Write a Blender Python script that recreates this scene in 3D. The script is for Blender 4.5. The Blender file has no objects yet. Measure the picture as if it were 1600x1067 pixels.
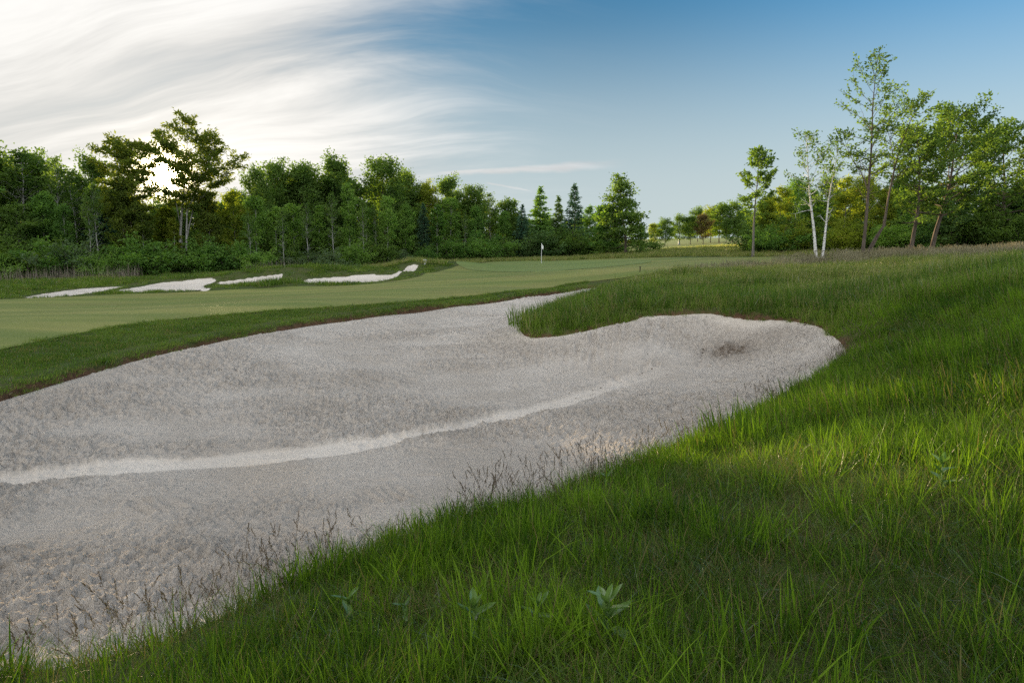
import bpy, math, random
import numpy as np
from mathutils import Vector, noise as mnoise

rng = np.random.default_rng(7)
random.seed(7)
scene = bpy.context.scene
R = math.radians

# ------------------------------------------------------------------ camera, sky, sun, exposure
F, CX, CY = 1067.0, 800.0, 533.5          # focal length and centre of the photograph, in its pixels
CAMZ = 1.6
PITCH = math.atan((CY - 388.0) / F)
cam_data = bpy.data.cameras.new('camera')
cam_data.sensor_width = 36.0
cam_data.lens = 24.0
cam_data.clip_start = 0.05
cam_data.clip_end = 8000.0
cam = bpy.data.objects.new('camera', cam_data)
scene.collection.objects.link(cam)
cam.location = (0, 0, CAMZ)
cam.rotation_euler = (math.pi / 2 - PITCH, 0, 0)
scene.camera = cam

EXPOSURE = 1.35
scene.view_settings.view_transform = 'Standard'
scene.view_settings.look = 'None'
scene.view_settings.exposure = EXPOSURE
scene.view_settings.gamma = 1.0
scene.view_settings.use_curve_mapping = False
scene.cycles.use_denoising = False
scene.cycles.max_bounces = 6
scene.cycles.diffuse_bounces = 4
scene.cycles.transmission_bounces = 5
scene.cycles.sample_clamp_indirect = 2.0


def ray(u, v):
    x = (u - CX) / F
    y = (CY - v) / F
    return np.array([x, math.cos(PITCH) + y * math.sin(PITCH), -math.sin(PITCH) + y * math.cos(PITCH)])


sd = ray(258, 271)
sd = sd / np.linalg.norm(sd)
SUN_EL = math.asin(sd[2])
SUN_AZ = math.atan2(sd[0], sd[1])

world = bpy.data.worlds.new('World')
scene.world = world
world.use_nodes = True
SKY_STRENGTH = 0.06


class NB:
    """small helper to write node trees"""
    def __init__(self, tree):
        self.t = tree

    def n(self, typ, **kw):
        nd = self.t.nodes.new(typ)
        for k, v in kw.items():
            setattr(nd, k, v)
        return nd

    def put(self, sock, val):
        if isinstance(val, bpy.types.NodeSocket):
            self.t.links.new(val, sock)
        elif val is not None:
            sock.default_value = val

    def math(self, op, a, b=None, c=None, clamp=False):
        nd = self.n('ShaderNodeMath', operation=op, use_clamp=clamp)
        for i, v in enumerate((a, b, c)):
            self.put(nd.inputs[i], v)
        return nd.outputs[0]

    def vmath(self, op, a, b=None, scale=None):
        nd = self.n('ShaderNodeVectorMath', operation=op)
        self.put(nd.inputs[0], a)
        if b is not None:
            self.put(nd.inputs[1], b)
        if scale is not None:
            self.put(nd.inputs['Scale'], scale)
        return nd.outputs['Value'] if op in ('DOT_PRODUCT', 'LENGTH') else nd.outputs[0]

    def ramp(self, val, lo, hi, a=0.0, b=1.0, smooth=True):
        nd = self.n('ShaderNodeMapRange', interpolation_type='SMOOTHSTEP' if smooth else 'LINEAR')
        self.put(nd.inputs[0], val)
        for i, x in enumerate((lo, hi, a, b)):
            self.put(nd.inputs[i + 1], x)
        return nd.outputs[0]

    def mix(self, fac, a, b):
        nd = self.n('ShaderNodeMix', data_type='RGBA')
        self.put(nd.inputs[0], fac)
        for s, v in ((nd.inputs[6], a), (nd.inputs[7], b)):
            if isinstance(v, tuple) and len(v) == 3:
                v = (*v, 1)
            self.put(s, v)
        return nd.outputs[2]

    def noise(self, vec, scale=1.0, detail=4.0, rough=0.55, dist=0.0, color=False):
        nd = self.n('ShaderNodeTexNoise')
        if vec is not None:
            self.put(nd.inputs['Vector'], vec)
        self.put(nd.inputs['Scale'], scale)
        nd.inputs['Detail'].default_value = detail
        nd.inputs['Roughness'].default_value = rough
        nd.inputs['Distortion'].default_value = dist
        return nd.outputs['Color'] if color else nd.outputs[0]

    def mapping(self, vec, scale=(1, 1, 1), rot=(0, 0, 0), loc=(0, 0, 0)):
        nd = self.n('ShaderNodeMapping')
        self.put(nd.inputs[0], vec)
        nd.inputs[1].default_value = loc
        nd.inputs[2].default_value = rot
        nd.inputs[3].default_value = scale
        return nd.outputs[0]

    def attr(self, name, typ='GEOMETRY'):
        nd = self.n('ShaderNodeAttribute', attribute_name=name, attribute_type=typ)
        return nd.outputs['Fac']


def build_sky():
    t = world.node_tree
    t.nodes.clear()
    b = NB(t)
    out = b.n('ShaderNodeOutputWorld')
    bg = b.n('ShaderNodeBackground')
    bg.inputs[1].default_value = SKY_STRENGTH
    t.links.new(bg.outputs[0], out.inputs[0])
    sky = b.n('ShaderNodeTexSky', sky_type='NISHITA')
    sky.sun_disc = False
    sky.sun_elevation = SUN_EL
    sky.sun_rotation = SUN_AZ
    sky.altitude = 200.0
    sky.air_density = 1.0
    sky.dust_density = 0.0
    sky.ozone_density = 3.0
    # display-linear value 1.0 corresponds to this much in the node tree
    K = 1.0 / (SKY_STRENGTH * 2 ** EXPOSURE)
    tc = b.n('ShaderNodeTexCoord').outputs['Generated']
    sep = b.n('ShaderNodeSeparateXYZ')
    b.put(sep.inputs[0], tc)
    X, Y, Z = sep.outputs
    # angle to the sun
    cosang = b.vmath('DOT_PRODUCT', tc, tuple(sd))
    ang = b.math('MULTIPLY', b.math('ARCCOSINE', b.math('MINIMUM', cosang, 0.999999)), 180 / math.pi)
    # thin high clouds: noise on a plane overhead, drawn out into fibres
    zz = b.math('ADD', b.math('MAXIMUM', Z, 0.0), 0.38)
    px = b.math('DIVIDE', X, zz)
    py = b.math('DIVIDE', Y, zz)
    comb = b.n('ShaderNodeCombineXYZ')
    b.put(comb.inputs[0], px)
    b.put(comb.inputs[1], py)
    P = comb.outputs[0]
    warp = b.noise(P, 0.55, 3, 0.5, color=True)
    Pw = b.vmath('ADD', P, b.vmath('SCALE', b.vmath('SUBTRACT', warp, (0.5, 0.5, 0.5)), scale=0.75))
    f1 = b.noise(b.mapping(Pw, (0.38, 2.3, 1), (0, 0, R(-66))), 1.0, 6, 0.6, 0.5)
    f2 = b.noise(b.mapping(Pw, (0.7, 5.5, 1), (0, 0, R(-48))), 1.3, 6, 0.64, 0.5)
    big = b.noise(P, 0.35, 2, 0.5)
    fib = b.math('ADD', b.math('MULTIPLY', f1, 0.6), b.math('MULTIPLY', f2, 0.4))
    side = b.math('ADD', b.math('MULTIPLY', X, -1.0),
                  b.math('MULTIPLY', b.math('SUBTRACT', big, 0.5), 0.35))
    # cloud sheet carried on overhead and behind the camera, added there as fill light
    side = b.math('ADD', side, b.math('MULTIPLY', b.math('MAXIMUM', b.math('SUBTRACT', 0.55, Y), 0.0), 1.3))
    cover = b.ramp(side, -0.08, 0.34)
    veil = b.ramp(b.math('ADD', fib, b.math('MULTIPLY', cover, 0.36)), 0.46, 0.86)
    veil = b.math('MULTIPLY', veil, b.ramp(side, -0.22, 0.10))
    veil = b.math('MULTIPLY', veil, 0.90)
    # drawn-out wisp low in the sky and a short bent contrail under it
    a = b.math('DIVIDE', X, b.math('MAXIMUM', Y, 0.05))
    hl = b.math('SQRT', b.math('ADD', b.math('MULTIPLY', X, X), b.math('MULTIPLY', Y, Y)))
    e = b.math('DIVIDE', Z, b.math('MAXIMUM', hl, 0.01))
    wob = b.math('MULTIPLY', b.math('SUBTRACT', b.noise(b.mapping(tc, (14, 14, 40)), 1.0, 5, 0.6), 0.5), 0.012)
    front = b.math('GREATER_THAN', Y, 0.1)
    ee = b.math('ADD', e, wob)

    def wisp(a0, a1, e0, slope, w0, w1, curve=0.0, soft=0.03):
        da = b.math('SUBTRACT', a, a0)
        mid = b.math('ADD', b.math('MULTIPLY', da, slope), e0)
        if curve:
            mid = b.math('ADD', mid, b.math('MULTIPLY', b.math('MULTIPLY', da, da), curve))
        tt = b.ramp(a, a0, a1, w0, w1, smooth=False)
        d = b.math('DIVIDE', b.math('ABSOLUTE', b.math('SUBTRACT', ee, mid)), tt)
        m = b.ramp(d, 1.0, 0.1)
        m = b.math('MULTIPLY', m, b.ramp(a, a0, a0 + soft))
        return b.math('MULTIPLY', m, b.math('MULTIPLY', b.ramp(a, a1, a1 - soft * 1.5), front))
    w1 = wisp(-0.145, 0.175, 0.103, 0.052, 0.004, 0.0105, 0.0, 0.07)
    w2 = wisp(-0.042, 0.035, 0.0945, -0.17, 0.0022, 0.0022, -0.6, 0.012)
    w3 = wisp(-0.25, 0.05, 0.150, -0.01, 0.018, 0.006, 0.0, 0.12)
    wsum = b.math('MAXIMUM', b.math('MULTIPLY', w1, 0.75), b.math('MULTIPLY', w2, 0.55))
    wsum = b.math('MAXIMUM', wsum, b.math('MULTIPLY', w3, 0.35))
    veil = b.math('MAXIMUM', veil, wsum)
    veil = b.math('MULTIPLY', veil, b.ramp(Z, 0.0, 0.03))
    # cloud brightness rises toward the sun; added boost overhead and behind lights the scene
    g1 = b.math('EXPONENT', b.math('MULTIPLY', b.math('POWER', b.math('DIVIDE', ang, 19.0), 2.0), -1.0))
    br = b.math('ADD', b.math('ADD', b.math('MULTIPLY', g1, 0.34), b.ramp(Y, 0.75, -0.35, 0.0, 1.05)), 0.80)
    dens = b.ramp(fib, 0.36, 0.64, 0.68, 1.10)
    br = b.math('MULTIPLY', b.math('MULTIPLY', br, dens), K)
    ccol = b.vmath('SCALE', b.mix(b.ramp(ang, 8, 45), (1.0, 0.965, 0.91), (0.95, 0.97, 1.0)), scale=br)
    hs = b.n('ShaderNodeHueSaturation')
    hs.inputs['Saturation'].default_value = 1.2
    hs.inputs['Value'].default_value = 1.4
    t.links.new(sky.outputs[0], hs.inputs['Color'])
    clear = hs.outputs[0]
    soft = b.vmath('ADD', b.vmath('SCALE', clear, scale=1 / (1.15 * K)), (1, 1, 1))
    clear = b.vmath('DIVIDE', clear, soft)
    clear = b.vmath('SCALE', clear, scale=b.ramp(ang, 30, 78, 0.86, 2.0))
    clear = b.vmath('MULTIPLY', clear, (1.24, 1.05, 1.12))
    low = b.ramp(e, 0.36, 0.02)
    clear = b.mix(b.math('MULTIPLY', low, 0.9), clear, (0.56 * K, 0.665 * K, 0.69 * K))
    base = b.mix(veil, clear, ccol)
    # aureole of the sun seen through thin cloud
    core = b.math('EXPONENT', b.math('MULTIPLY', b.math('POWER', b.math('DIVIDE', ang, 1.15), 2.0), -1.0))
    halo = b.math('EXPONENT', b.math('MULTIPLY', b.math('DIVIDE', ang, 5.5), -1.0))
    warm = b.math('EXPONENT', b.math('MULTIPLY', b.math('POWER', b.math('DIVIDE', ang, 4.6), 2.0), -1.0))
    lim = b.mix(warm, (3.0 * K, 3.0 * K, 3.0 * K), (1.0 * K, 0.84 * K, 0.50 * K))
    base = b.vmath('MINIMUM', base, lim)
    glow = b.math('ADD', b.math('MULTIPLY', core, 55.0 * K), b.math('MULTIPLY', halo, 0.12 * K))
    gl = b.vmath('SCALE', b.mix(0.0, (1.0, 0.80, 0.48), (1, 1, 1)), scale=glow)
    total = b.vmath('ADD', base, gl)
    t.links.new(total, bg.inputs[0])


build_sky()
world.cycles.sampling_method = 'MANUAL'
world.cycles.sample_map_resolution = 1024

sun = bpy.data.lights.new('sun', 'SUN')
sun.energy = 5.0
sun.angle = R(0.9)
sun.color = (1.0, 0.74, 0.42)
sun_o = bpy.data.objects.new('sun', sun)
scene.collection.objects.link(sun_o)
sun_o.rotation_euler = Vector(tuple(sd)).to_track_quat('Z', 'Y').to_euler()
sun_o.location = (-60, 100, 40)

# ------------------------------------------------------------------ helpers
def new_mesh(name, verts, faces, uniform=True, attrs=None, smooth=False):
    """verts (n,3) array, faces (m,k) array of one face size (or list of such arrays)"""
    me = bpy.data.meshes.new(name)
    fl = faces if isinstance(faces, list) else [faces]
    fl = [np.asarray(f, dtype=np.int32) for f in fl if len(f)]
    verts = np.asarray(verts, dtype=np.float32)
    me.vertices.add(len(verts))
    me.vertices.foreach_set('co', verts.ravel())
    nl = sum(f.size for f in fl)
    npoly = sum(len(f) for f in fl)
    me.loops.add(nl)
    me.polygons.add(npoly)
    me.loops.foreach_set('vertex_index', np.concatenate([f.ravel() for f in fl]))
    tot = np.concatenate([np.full(len(f), f.shape[1], dtype=np.int32) for f in fl])
    start = np.concatenate([[0], np.cumsum(tot)[:-1]]).astype(np.int32)
    me.polygons.foreach_set('loop_start', start)
    me.polygons.foreach_set('loop_total', tot)
    if smooth:
        me.polygons.foreach_set('use_smooth', np.ones(npoly, dtype=bool))
    for k, (dom, arr) in (attrs or {}).items():
        a = me.attributes.new(k, 'FLOAT', dom)
        a.data.foreach_set('value', np.asarray(arr, dtype=np.float32))
    me.update(calc_edges=True)
    me.validate()
    return me


def add_obj(name, mesh, mat=None, parent=None, coll=None):
    o = bpy.data.objects.new(name, mesh)
    (coll or scene.collection).objects.link(o)
    if mat is not None and mesh is not None and len(mesh.materials) == 0:
        mesh.materials.append(mat)
    if parent is not None:
        o.parent = parent
    return o


def tag(o, label=None, cat=None, group=None, kind=None):
    for k, v in (('label', label), ('category', cat), ('group', group), ('kind', kind)):
        if v:
            o[k] = v
    return o


def empty(name, loc=(0, 0, 0), rz=0.0):
    o = bpy.data.objects.new(name, None)
    scene.collection.objects.link(o)
    o.empty_display_size = 0.3
    o.location = loc
    o.rotation_euler = (0, 0, rz)
    return o


def unit(a):
    return a / (np.linalg.norm(a, axis=-1, keepdims=True) + 1e-9)


def sstep(a, b, x):
    t = np.clip((np.asarray(x, float) - a) / (b - a), 0, 1)
    return t * t * (3 - 2 * t)


class VNoise:
    """value noise in 2D, vectorised"""
    def __init__(self, seed, n=256):
        self.g = np.random.default_rng(seed).random((n, n))
        self.n = n

    def __call__(self, x, y):
        x = np.asarray(x, float); y = np.asarray(y, float)
        ix = np.floor(x).astype(int); iy = np.floor(y).astype(int)
        fx = x - ix; fy = y - iy
        fx = fx * fx * (3 - 2 * fx); fy = fy * fy * (3 - 2 * fy)
        g, n = self.g, self.n
        a = g[ix % n, iy % n]; b = g[(ix + 1) % n, iy % n]
        c = g[ix % n, (iy + 1) % n]; d = g[(ix + 1) % n, (iy + 1) % n]
        return (a * (1 - fx) + b * fx) * (1 - fy) + (c * (1 - fx) + d * fx) * fy

    def fbm(self, x, y, octv=4, gain=0.5):
        s = 0; w = 1; t = 0
        for i in range(octv):
            s = s + w * self(x * 2 ** i + 17.3 * i, y * 2 ** i + 9.1 * i)
            t += w
            w *= gain
        return s / t


vn = VNoise(3)
vn2 = VNoise(11)


class TPS:
    def __init__(self, pts, lam=0.02):
        p = np.array(pts, float)
        self.c = p[:, :2] / 10.0
        n = len(p)
        K = self.k(self.c[:, None, :] - self.c[None, :, :]) + lam * np.eye(n)
        Pm = np.hstack([np.ones((n, 1)), self.c])
        A = np.block([[K, Pm], [Pm.T, np.zeros((3, 3))]])
        sol = np.linalg.solve(A, np.concatenate([p[:, 2], np.zeros(3)]))
        self.w, self.a = sol[:n], sol[n:]

    @staticmethod
    def k(d):
        r2 = (d ** 2).sum(-1)
        return np.where(r2 > 1e-12, 0.5 * r2 * np.log(np.maximum(r2, 1e-12)), 0.0)

    def __call__(self, x, y):
        x = np.asarray(x, float); y = np.asarray(y, float)
        sh = x.shape
        q = np.stack([x.ravel(), y.ravel()], -1) / 10.0
        out = np.empty(len(q))
        for i in range(0, len(q), 20000):
            qq = q[i:i + 20000]
            out[i:i + 20000] = self.k(qq[:, None, :] - self.c[None]) @ self.w + self.a[0] + qq @ self.a[1:]
        return out.reshape(sh)


def pz(u, v, z):
    d = ray(u, v)
    t = (z - CAMZ) / d[2]
    return (d[0] * t, d[1] * t, z)


def py_(u, v, Y):
    d = ray(u, v)
    t = Y / d[1]
    return (d[0] * t, Y, CAMZ + d[2] * t)


# ------------------------------------------------------------------ the lie of the land
near_edge = [(0, 1062, -.45), (200, 1030, -.47), (390, 955, -.5), (500, 905, -.52), (620, 850, -.55), (760, 808, -.58),
             (900, 768, -.6), (1000, 733, -.6), (1100, 690, -.6), (1200, 640, -.55), (1275, 595, -.45), (1322, 560, -.33)]
back_edge = [(1330, 545, -.22), (1320, 528, -.1), (1290, 508, 0.0), (1245, 498, .06), (1200, 492, .1), (1150, 487, .12), (1100, 484, .12),
             (1035, 486, .08), (1010, 490, 0.0), (985, 497, -.1), (950, 506, -.25), (910, 515, -.38), (860, 519, -.45), (818, 514, -.5)]
tongue_edge = [(828, 503, -.5), (850, 490, -.5), (900, 475, -.45), (940, 460, -.4), (966, 450, -.4)]
far_lip = [(905, 450, -.45), (800, 464, -.5), (700, 475, -.55), (600, 487, -.55), (500, 500, -.6), (400, 515, -.6),
           (300, 534, -.65), (200, 557, -.7), (100, 584, -.75), (0, 613, -.8), (-150, 660, -.85), (-350, 760, -.85)]
close_edge = [(-480, 880, -.7), (-380, 1010, -.55), (-200, 1075, -.48)]
BUNKER = np.array([pz(*q) for q in near_edge + back_edge + tongue_edge + far_lip + close_edge])

turf = [tuple(q) for q in BUNKER]
for q in [(1600, 1060, 0.0), (800, 1060, -.03), (1100, 900, -.1), (1600, 800, .12), (1300, 750, .0), (1600, 650, .2),
          (1600, 550, .45), (1600, 480, .72), (1600, 444, .90), (1600, 424, 1.06), (1400, 600, -.05), (1400, 500, .3),
          (0, 548, -.5), (200, 508, -.45), (400, 488, -.4), (600, 476, -.4), (800, 455, -.35), (900, 444, -.3),
          (-200, 590, -.55)]:
    turf.append(pz(*q))
for q in [(1600, 413, 23), (1600, 403, 32), (1600, 396, 42), (1400, 447, 18.6), (1400, 424, 26), (1400, 402, 47), (1300, 436, 24),
          (1300, 408, 43), (1200, 470, 19), (1200, 440, 25), (1200, 423, 36), (1200, 405, 52), (1200, 392, 75),
          (1100, 468, 18.5), (1000, 470, 19), (1000, 455, 22), (900, 495, 18.4), (850, 504, 18), (960, 462, 24),
          (1050, 435, 28), (1000, 425, 38), (1000, 415, 50), (1000, 403, 75), (0, 460, 38), (300, 456, 40), (500, 446, 44),
          (640, 432, 50), (700, 425, 56), (840, 425, 56), (750, 410, 75), (846, 412, 72), (950, 404, 80), (300, 475, 29),
          (100, 490, 22), (0, 445, 50), (300, 434, 57), (600, 417, 75), (750, 408, 90), (900, 403, 97), (1060, 381, 140),
          (1150, 372, 185), (1060, 390, 105), (1000, 395, 92), (-400, 460, 34), (-400, 450, 45)]:
    turf.append(py_(*q))
turf += [(-80, 60, -1), (-60, 120, -.5), (0, 160, 1.6), (100, 60, 2.6), (100, 150, 4.5), (0, 300, 5), (200, 300, 7), (-200, 300, 2),
         (0, -10, .3), (-15, 0, -.3), (15, 0, .7), (-40, 15, -1), (20, -15, .8), (-20, -15, -.1), (-100, -60, 0), (100, -60, 1), (160, 20, 3)]
_tps = TPS(turf)
MOUNDS = []
for (u, Y, sx, sy, h) in [(385, 51, 3.0, 2.2, .60), (478, 53, 3.6, 2.2, .80), (560, 57, 3.0, 2.2, .40), (655, 62, 3.6, 2.4, .70),
                          (700, 66, 4.2, 3.0, .55), (345, 40.5, 2.2, 1.2, .22), (440, 42.0, 2.6, 1.1, .30), (600, 52, 2.6, 1.4, .4),
                          (260, 50, 3.5, 1.8, .25), (1205, 40, 1.4, 1.0, .16)]:
    MOUNDS.append((py_(u, 430, Y)[0], Y, sx, sy, h))


def T(x, y):
    x = np.asarray(x, float); y = np.asarray(y, float)
    z = _tps(x, y)
    for (mx, my, sx, sy, h) in MOUNDS:
        z = z + h * np.exp(-((x - mx) / sx) ** 2 - ((y - my) / sy) ** 2)
    r = np.hypot(x, y)
    w = sstep(190, 360, r)
    wb = sstep(25, 70, -y)
    z = z * (1 - np.maximum(w, wb)) + np.maximum(w, wb) * np.where(y < 0, 0.2, 4.0 + 2.0 * np.sin(x * .004))
    z = z + 0.05 * (vn.fbm(x * .45, y * .45, 3) - .5) * sstep(3, 20, r)
    return z


def T1(x, y):
    return float(T(np.array([x]), np.array([y]))[0])


def on_ground(u, v, y0=3.0, y1=230.0):
    """where the sight line through a pixel meets the land"""
    d = ray(u, v)
    ys = np.concatenate([np.arange(y0, 40, .05), np.arange(40, y1, .15)])
    t = ys / d[1]
    gap = CAMZ + d[2] * t - T(d[0] * t, ys)
    i = np.argmax(gap < 0) if (gap < 0).any() else len(ys) - 1
    return np.array([d[0] * t[i], ys[i]])


def poly_sdf(poly, x, y):
    """signed distance, negative inside"""
    x = np.asarray(x, float); y = np.asarray(y, float)
    sh = x.shape
    x = x.ravel(); y = y.ravel()
    p = np.asarray(poly)[:, :2]
    n = len(p)
    d2 = np.full(len(x), 1e18)
    inside = np.zeros(len(x), bool)
    for i in range(n):
        a = p[i]; b = p[(i + 1) % n]
        e = b - a
        wx = x - a[0]; wy = y - a[1]
        t = np.clip((wx * e[0] + wy * e[1]) / max(e @ e, 1e-12), 0, 1)
        d2 = np.minimum(d2, (wx - e[0] * t) ** 2 + (wy - e[1] * t) ** 2)
        c = ((a[1] <= y) & (b[1] > y)) | ((b[1] <= y) & (a[1] > y))
        if abs(e[1]) > 1e-12:
            xi = a[0] + (y - a[1]) / e[1] * e[0]
            inside ^= c & (x < xi)
    d = np.sqrt(d2)
    return np.where(inside, -d, d).reshape(sh)


def smooth_poly(p, k=6):
    """closed Catmull-Rom"""
    p = np.asarray(p, float)[:, :2]
    n = len(p)
    out = []
    for i in range(n):
        p0, p1, p2, p3 = p[i - 1], p[i], p[(i + 1) % n], p[(i + 2) % n]
        for j in range(k):
            t = j / k
            out.append(.5 * (2 * p1 + (p2 - p0) * t + (2 * p0 - 5 * p1 + 4 * p2 - p3) * t * t + (3 * p1 - p0 - 3 * p2 + p3) * t ** 3))
    return np.array(out)


def line_dist(line, x, y):
    """distance to an open polyline and the position along it (0..1)"""
    p = np.asarray(line, float)[:, :2]
    seg = np.hypot(*np.diff(p, axis=0).T)
    cum = np.concatenate([[0], np.cumsum(seg)])
    d2 = np.full(np.shape(x), 1e18)
    s = np.zeros(np.shape(x))
    for i in range(len(p) - 1):
        e = p[i + 1] - p[i]
        t = np.clip(((x - p[i][0]) * e[0] + (y - p[i][1]) * e[1]) / max(e @ e, 1e-9), 0, 1)
        dd = (x - p[i][0] - e[0] * t) ** 2 + (y - p[i][1] - e[1] * t) ** 2
        better = dd < d2
        d2 = np.where(better, dd, d2)
        s = np.where(better, (cum[i] + t * seg[i]) / cum[-1], s)
    return np.sqrt(d2), s


BPOLY = smooth_poly(BUNKER, 4)
FAR_BUNKERS = []
for px_ in [
    [(46, 463), (80, 457), (118, 452), (160, 449), (186, 448.5), (165, 453), (120, 460), (66, 464)],
    [(190, 452.5), (239, 444.5), (285, 440), (319, 437), (334, 440), (316, 446.5), (328, 450), (253, 454), (205, 456)],
    [(338, 441), (385, 435), (420, 430.5), (440, 429), (432, 438), (405, 442), (365, 444)],
    [(481, 437), (526, 432), (575, 428.5), (618, 425.5), (628, 421.6), (648, 418.5), (646, 423), (620, 431), (589, 438.7), (545, 441), (502, 443)],
]:
    fb_ = smooth_poly([on_ground(u, v, 20) for u, v in px_], 4)
    FAR_BUNKERS.append(fb_.mean(0) + (fb_ - fb_.mean(0)) * np.array([1.06, 1.12]))
FAIRWAY = smooth_poly([on_ground(u, v, 8) for u, v in [
    (-260, 596), (-120, 572), (0, 548), (100, 527), (200, 509), (300, 498), (400, 489), (500, 482), (600, 475.5), (700, 467), (800, 455.5),
    (880, 446), (930, 440), (985, 433), (1040, 426), (1100, 421), (1180, 414.5), (1262, 407), (1262, 402.5), (1180, 402), (1090, 402.5), (1000, 403.5),
    (930, 405.5), (850, 408.5), (770, 409.5), (715, 416), (688, 424), (640, 436), (560, 446), (450, 449), (335, 455), (200, 460),
    (50, 467), (-150, 470), (-400, 472)]], 4)
a_ = np.linspace(0, 2 * math.pi, 48, endpoint=False)
GREEN = np.stack([4.0 + (8.6 + .8 * np.sin(2 * a_ + 1)) * np.cos(a_), 66.0 + (11.5 + .9 * np.cos(3 * a_)) * np.sin(a_)], -1)
far_fair = np.array([py_(u, v, Y)[:2] for u, v, Y in [(905, 385, 112), (1180, 385, 112), (1240, 378, 150), (1300, 370, 200), (1000, 370, 215), (880, 378, 170)]])
FARFAIR = smooth_poly(far_fair, 5)

# soil-and-sand relief of the big bunker
S_pts = []
lips = [.03] * len(near_edge) + [.06] * len(back_edge) + [.06] * len(tongue_edge) + [.13] * len(far_lip) + [.05] * len(close_edge)
for q, l in zip(BUNKER, lips):
    S_pts.append((q[0], q[1], q[2] - l))
for q in [(1100, 560, -.77), (1200, 550, -.52), (1250, 560, -.5), (1140, 530, -.46), (1000, 540, -.5), (1000, 580, -.85), (1100, 520, -.35),
          (1200, 600, -.62), (1100, 640, -.8), (900, 560, -.85), (820, 540, -.8), (1000, 620, -.95), (900, 650, -1), (700, 700, -1.0),
          (800, 720, -.9), (500, 780, -.95), (300, 800, -.95), (300, 880, -.85), (100, 950, -.75), (600, 560, -.95), (400, 600, -1.0),
          (200, 650, -1.05), (0, 700, -1.05), (0, 800, -1), (0, 900, -.9), (800, 490, -.85), (700, 500, -.9), (550, 520, -.9),
          (900, 463, -.6), (-200, 800, -1.05), (-300, 900, -.95)]:
    S_pts.append(pz(*q))
_stps = TPS(S_pts, .004)

band = [pz(u, v, z)[:2] for u, v, z in [(-120, 772, -1), (0, 748, -1), (150, 728, -1), (300, 718, -1), (450, 704, -1), (600, 688, -1), (700, 668, -1), (800, 642, -.98),
                                        (880, 622, -.97), (950, 603, -.95), (1010, 588, -.88), (1050, 572, -.82)]]
STAIN = np.array(pz(1140, 553, -.66)[:2])


def sand_base(x, y):
    return _stps(x, y)


# ------------------------------------------------------------------ materials
def material(name):
    m = bpy.data.materials.new(name)
    m.use_nodes = True
    t = m.node_tree
    t.nodes.clear()
    b = NB(t)
    out = b.n('ShaderNodeOutputMaterial')
    return m, b, out


def principled(b, out, color, rough=0.8, spec=0.25, normal=None):
    p = b.n('ShaderNodeBsdfPrincipled')
    b.put(p.inputs['Base Color'], (*color, 1) if isinstance(color, tuple) and len(color) == 3 else color)
    b.put(p.inputs['Roughness'], rough)
    p.inputs['Specular IOR Level'].default_value = spec
    if normal is not None:
        b.put(p.inputs['Normal'], normal)
    b.t.links.new(p.outputs[0], out.inputs[0])
    return p


def bump(b, height, strength=0.5, dist=0.05):
    nd = b.n('ShaderNodeBump')
    nd.inputs['Strength'].default_value = strength
    nd.inputs['Distance'].default_value = dist
    b.put(nd.inputs['Height'], height)
    return nd.outputs[0]


def pos(b):
    return b.n('ShaderNodeNewGeometry').outputs['Position']


def mat_turf():
    m, b, out = material('rough_turf')
    p = pos(b)
    n1 = b.noise(p, 0.6, 5, 0.6)
    n2 = b.noise(p, 9.0, 4, 0.65)
    n3 = b.noise(p, 60.0, 3, 0.6)
    col = b.mix(b.ramp(n1, .35, .65), (0.055, 0.085, 0.020), (0.085, 0.095, 0.030))
    col = b.mix(b.math('MULTIPLY', b.ramp(n2, .45, .7), .6), col, (0.10, 0.085, 0.045))
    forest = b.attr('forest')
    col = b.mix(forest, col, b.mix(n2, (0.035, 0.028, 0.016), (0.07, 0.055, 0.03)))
    soil = b.attr('soil')
    col = b.mix(soil, col, b.mix(b.ramp(n2, .3, .7), (0.075, 0.045, 0.026), (0.155, 0.088, 0.050)))
    h = b.math('ADD', n2, b.math('MULTIPLY', n3, .5))
    principled(b, out, col, 0.95, 0.1, bump(b, h, 0.8, 0.05))
    return m


def mat_mown(name, c1, c2, c3, stripe=0.35):
    m, b, out = material(name)
    p = pos(b)
    # old mowing passes run along the hole and show as faint bands
    pw = b.vmath('ADD', p, b.vmath('SCALE', b.noise(p, .12, 2, .5, color=True), scale=3.0))
    st = b.noise(b.mapping(pw, (0.05, 0.42, 0.1), (0, 0, R(8))), 1.0, 4, 0.6)
    n1 = b.noise(p, 0.22, 5, 0.6)
    n2 = b.noise(p, 3.5, 4, 0.65)
    n3 = b.noise(p, 70.0, 3, 0.6)
    col = b.mix(b.ramp(st, .36, .64), c1, c2)
    col = b.mix(b.math('MULTIPLY', b.ramp(n1, .42, .68), stripe), col, c3)
    col = b.mix(b.math('MULTIPLY', b.ramp(n2, .5, .8), .35), col, c3)
    col = b.mix(b.math('MULTIPLY', b.ramp(n3, .5, .75), .25), col, (0.05, 0.07, 0.02))
    h = b.math('ADD', b.math('MULTIPLY', n3, .6), n2)
    principled(b, out, col, 0.75, 0.3, bump(b, h, 0.5, 0.02))
    return m


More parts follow.
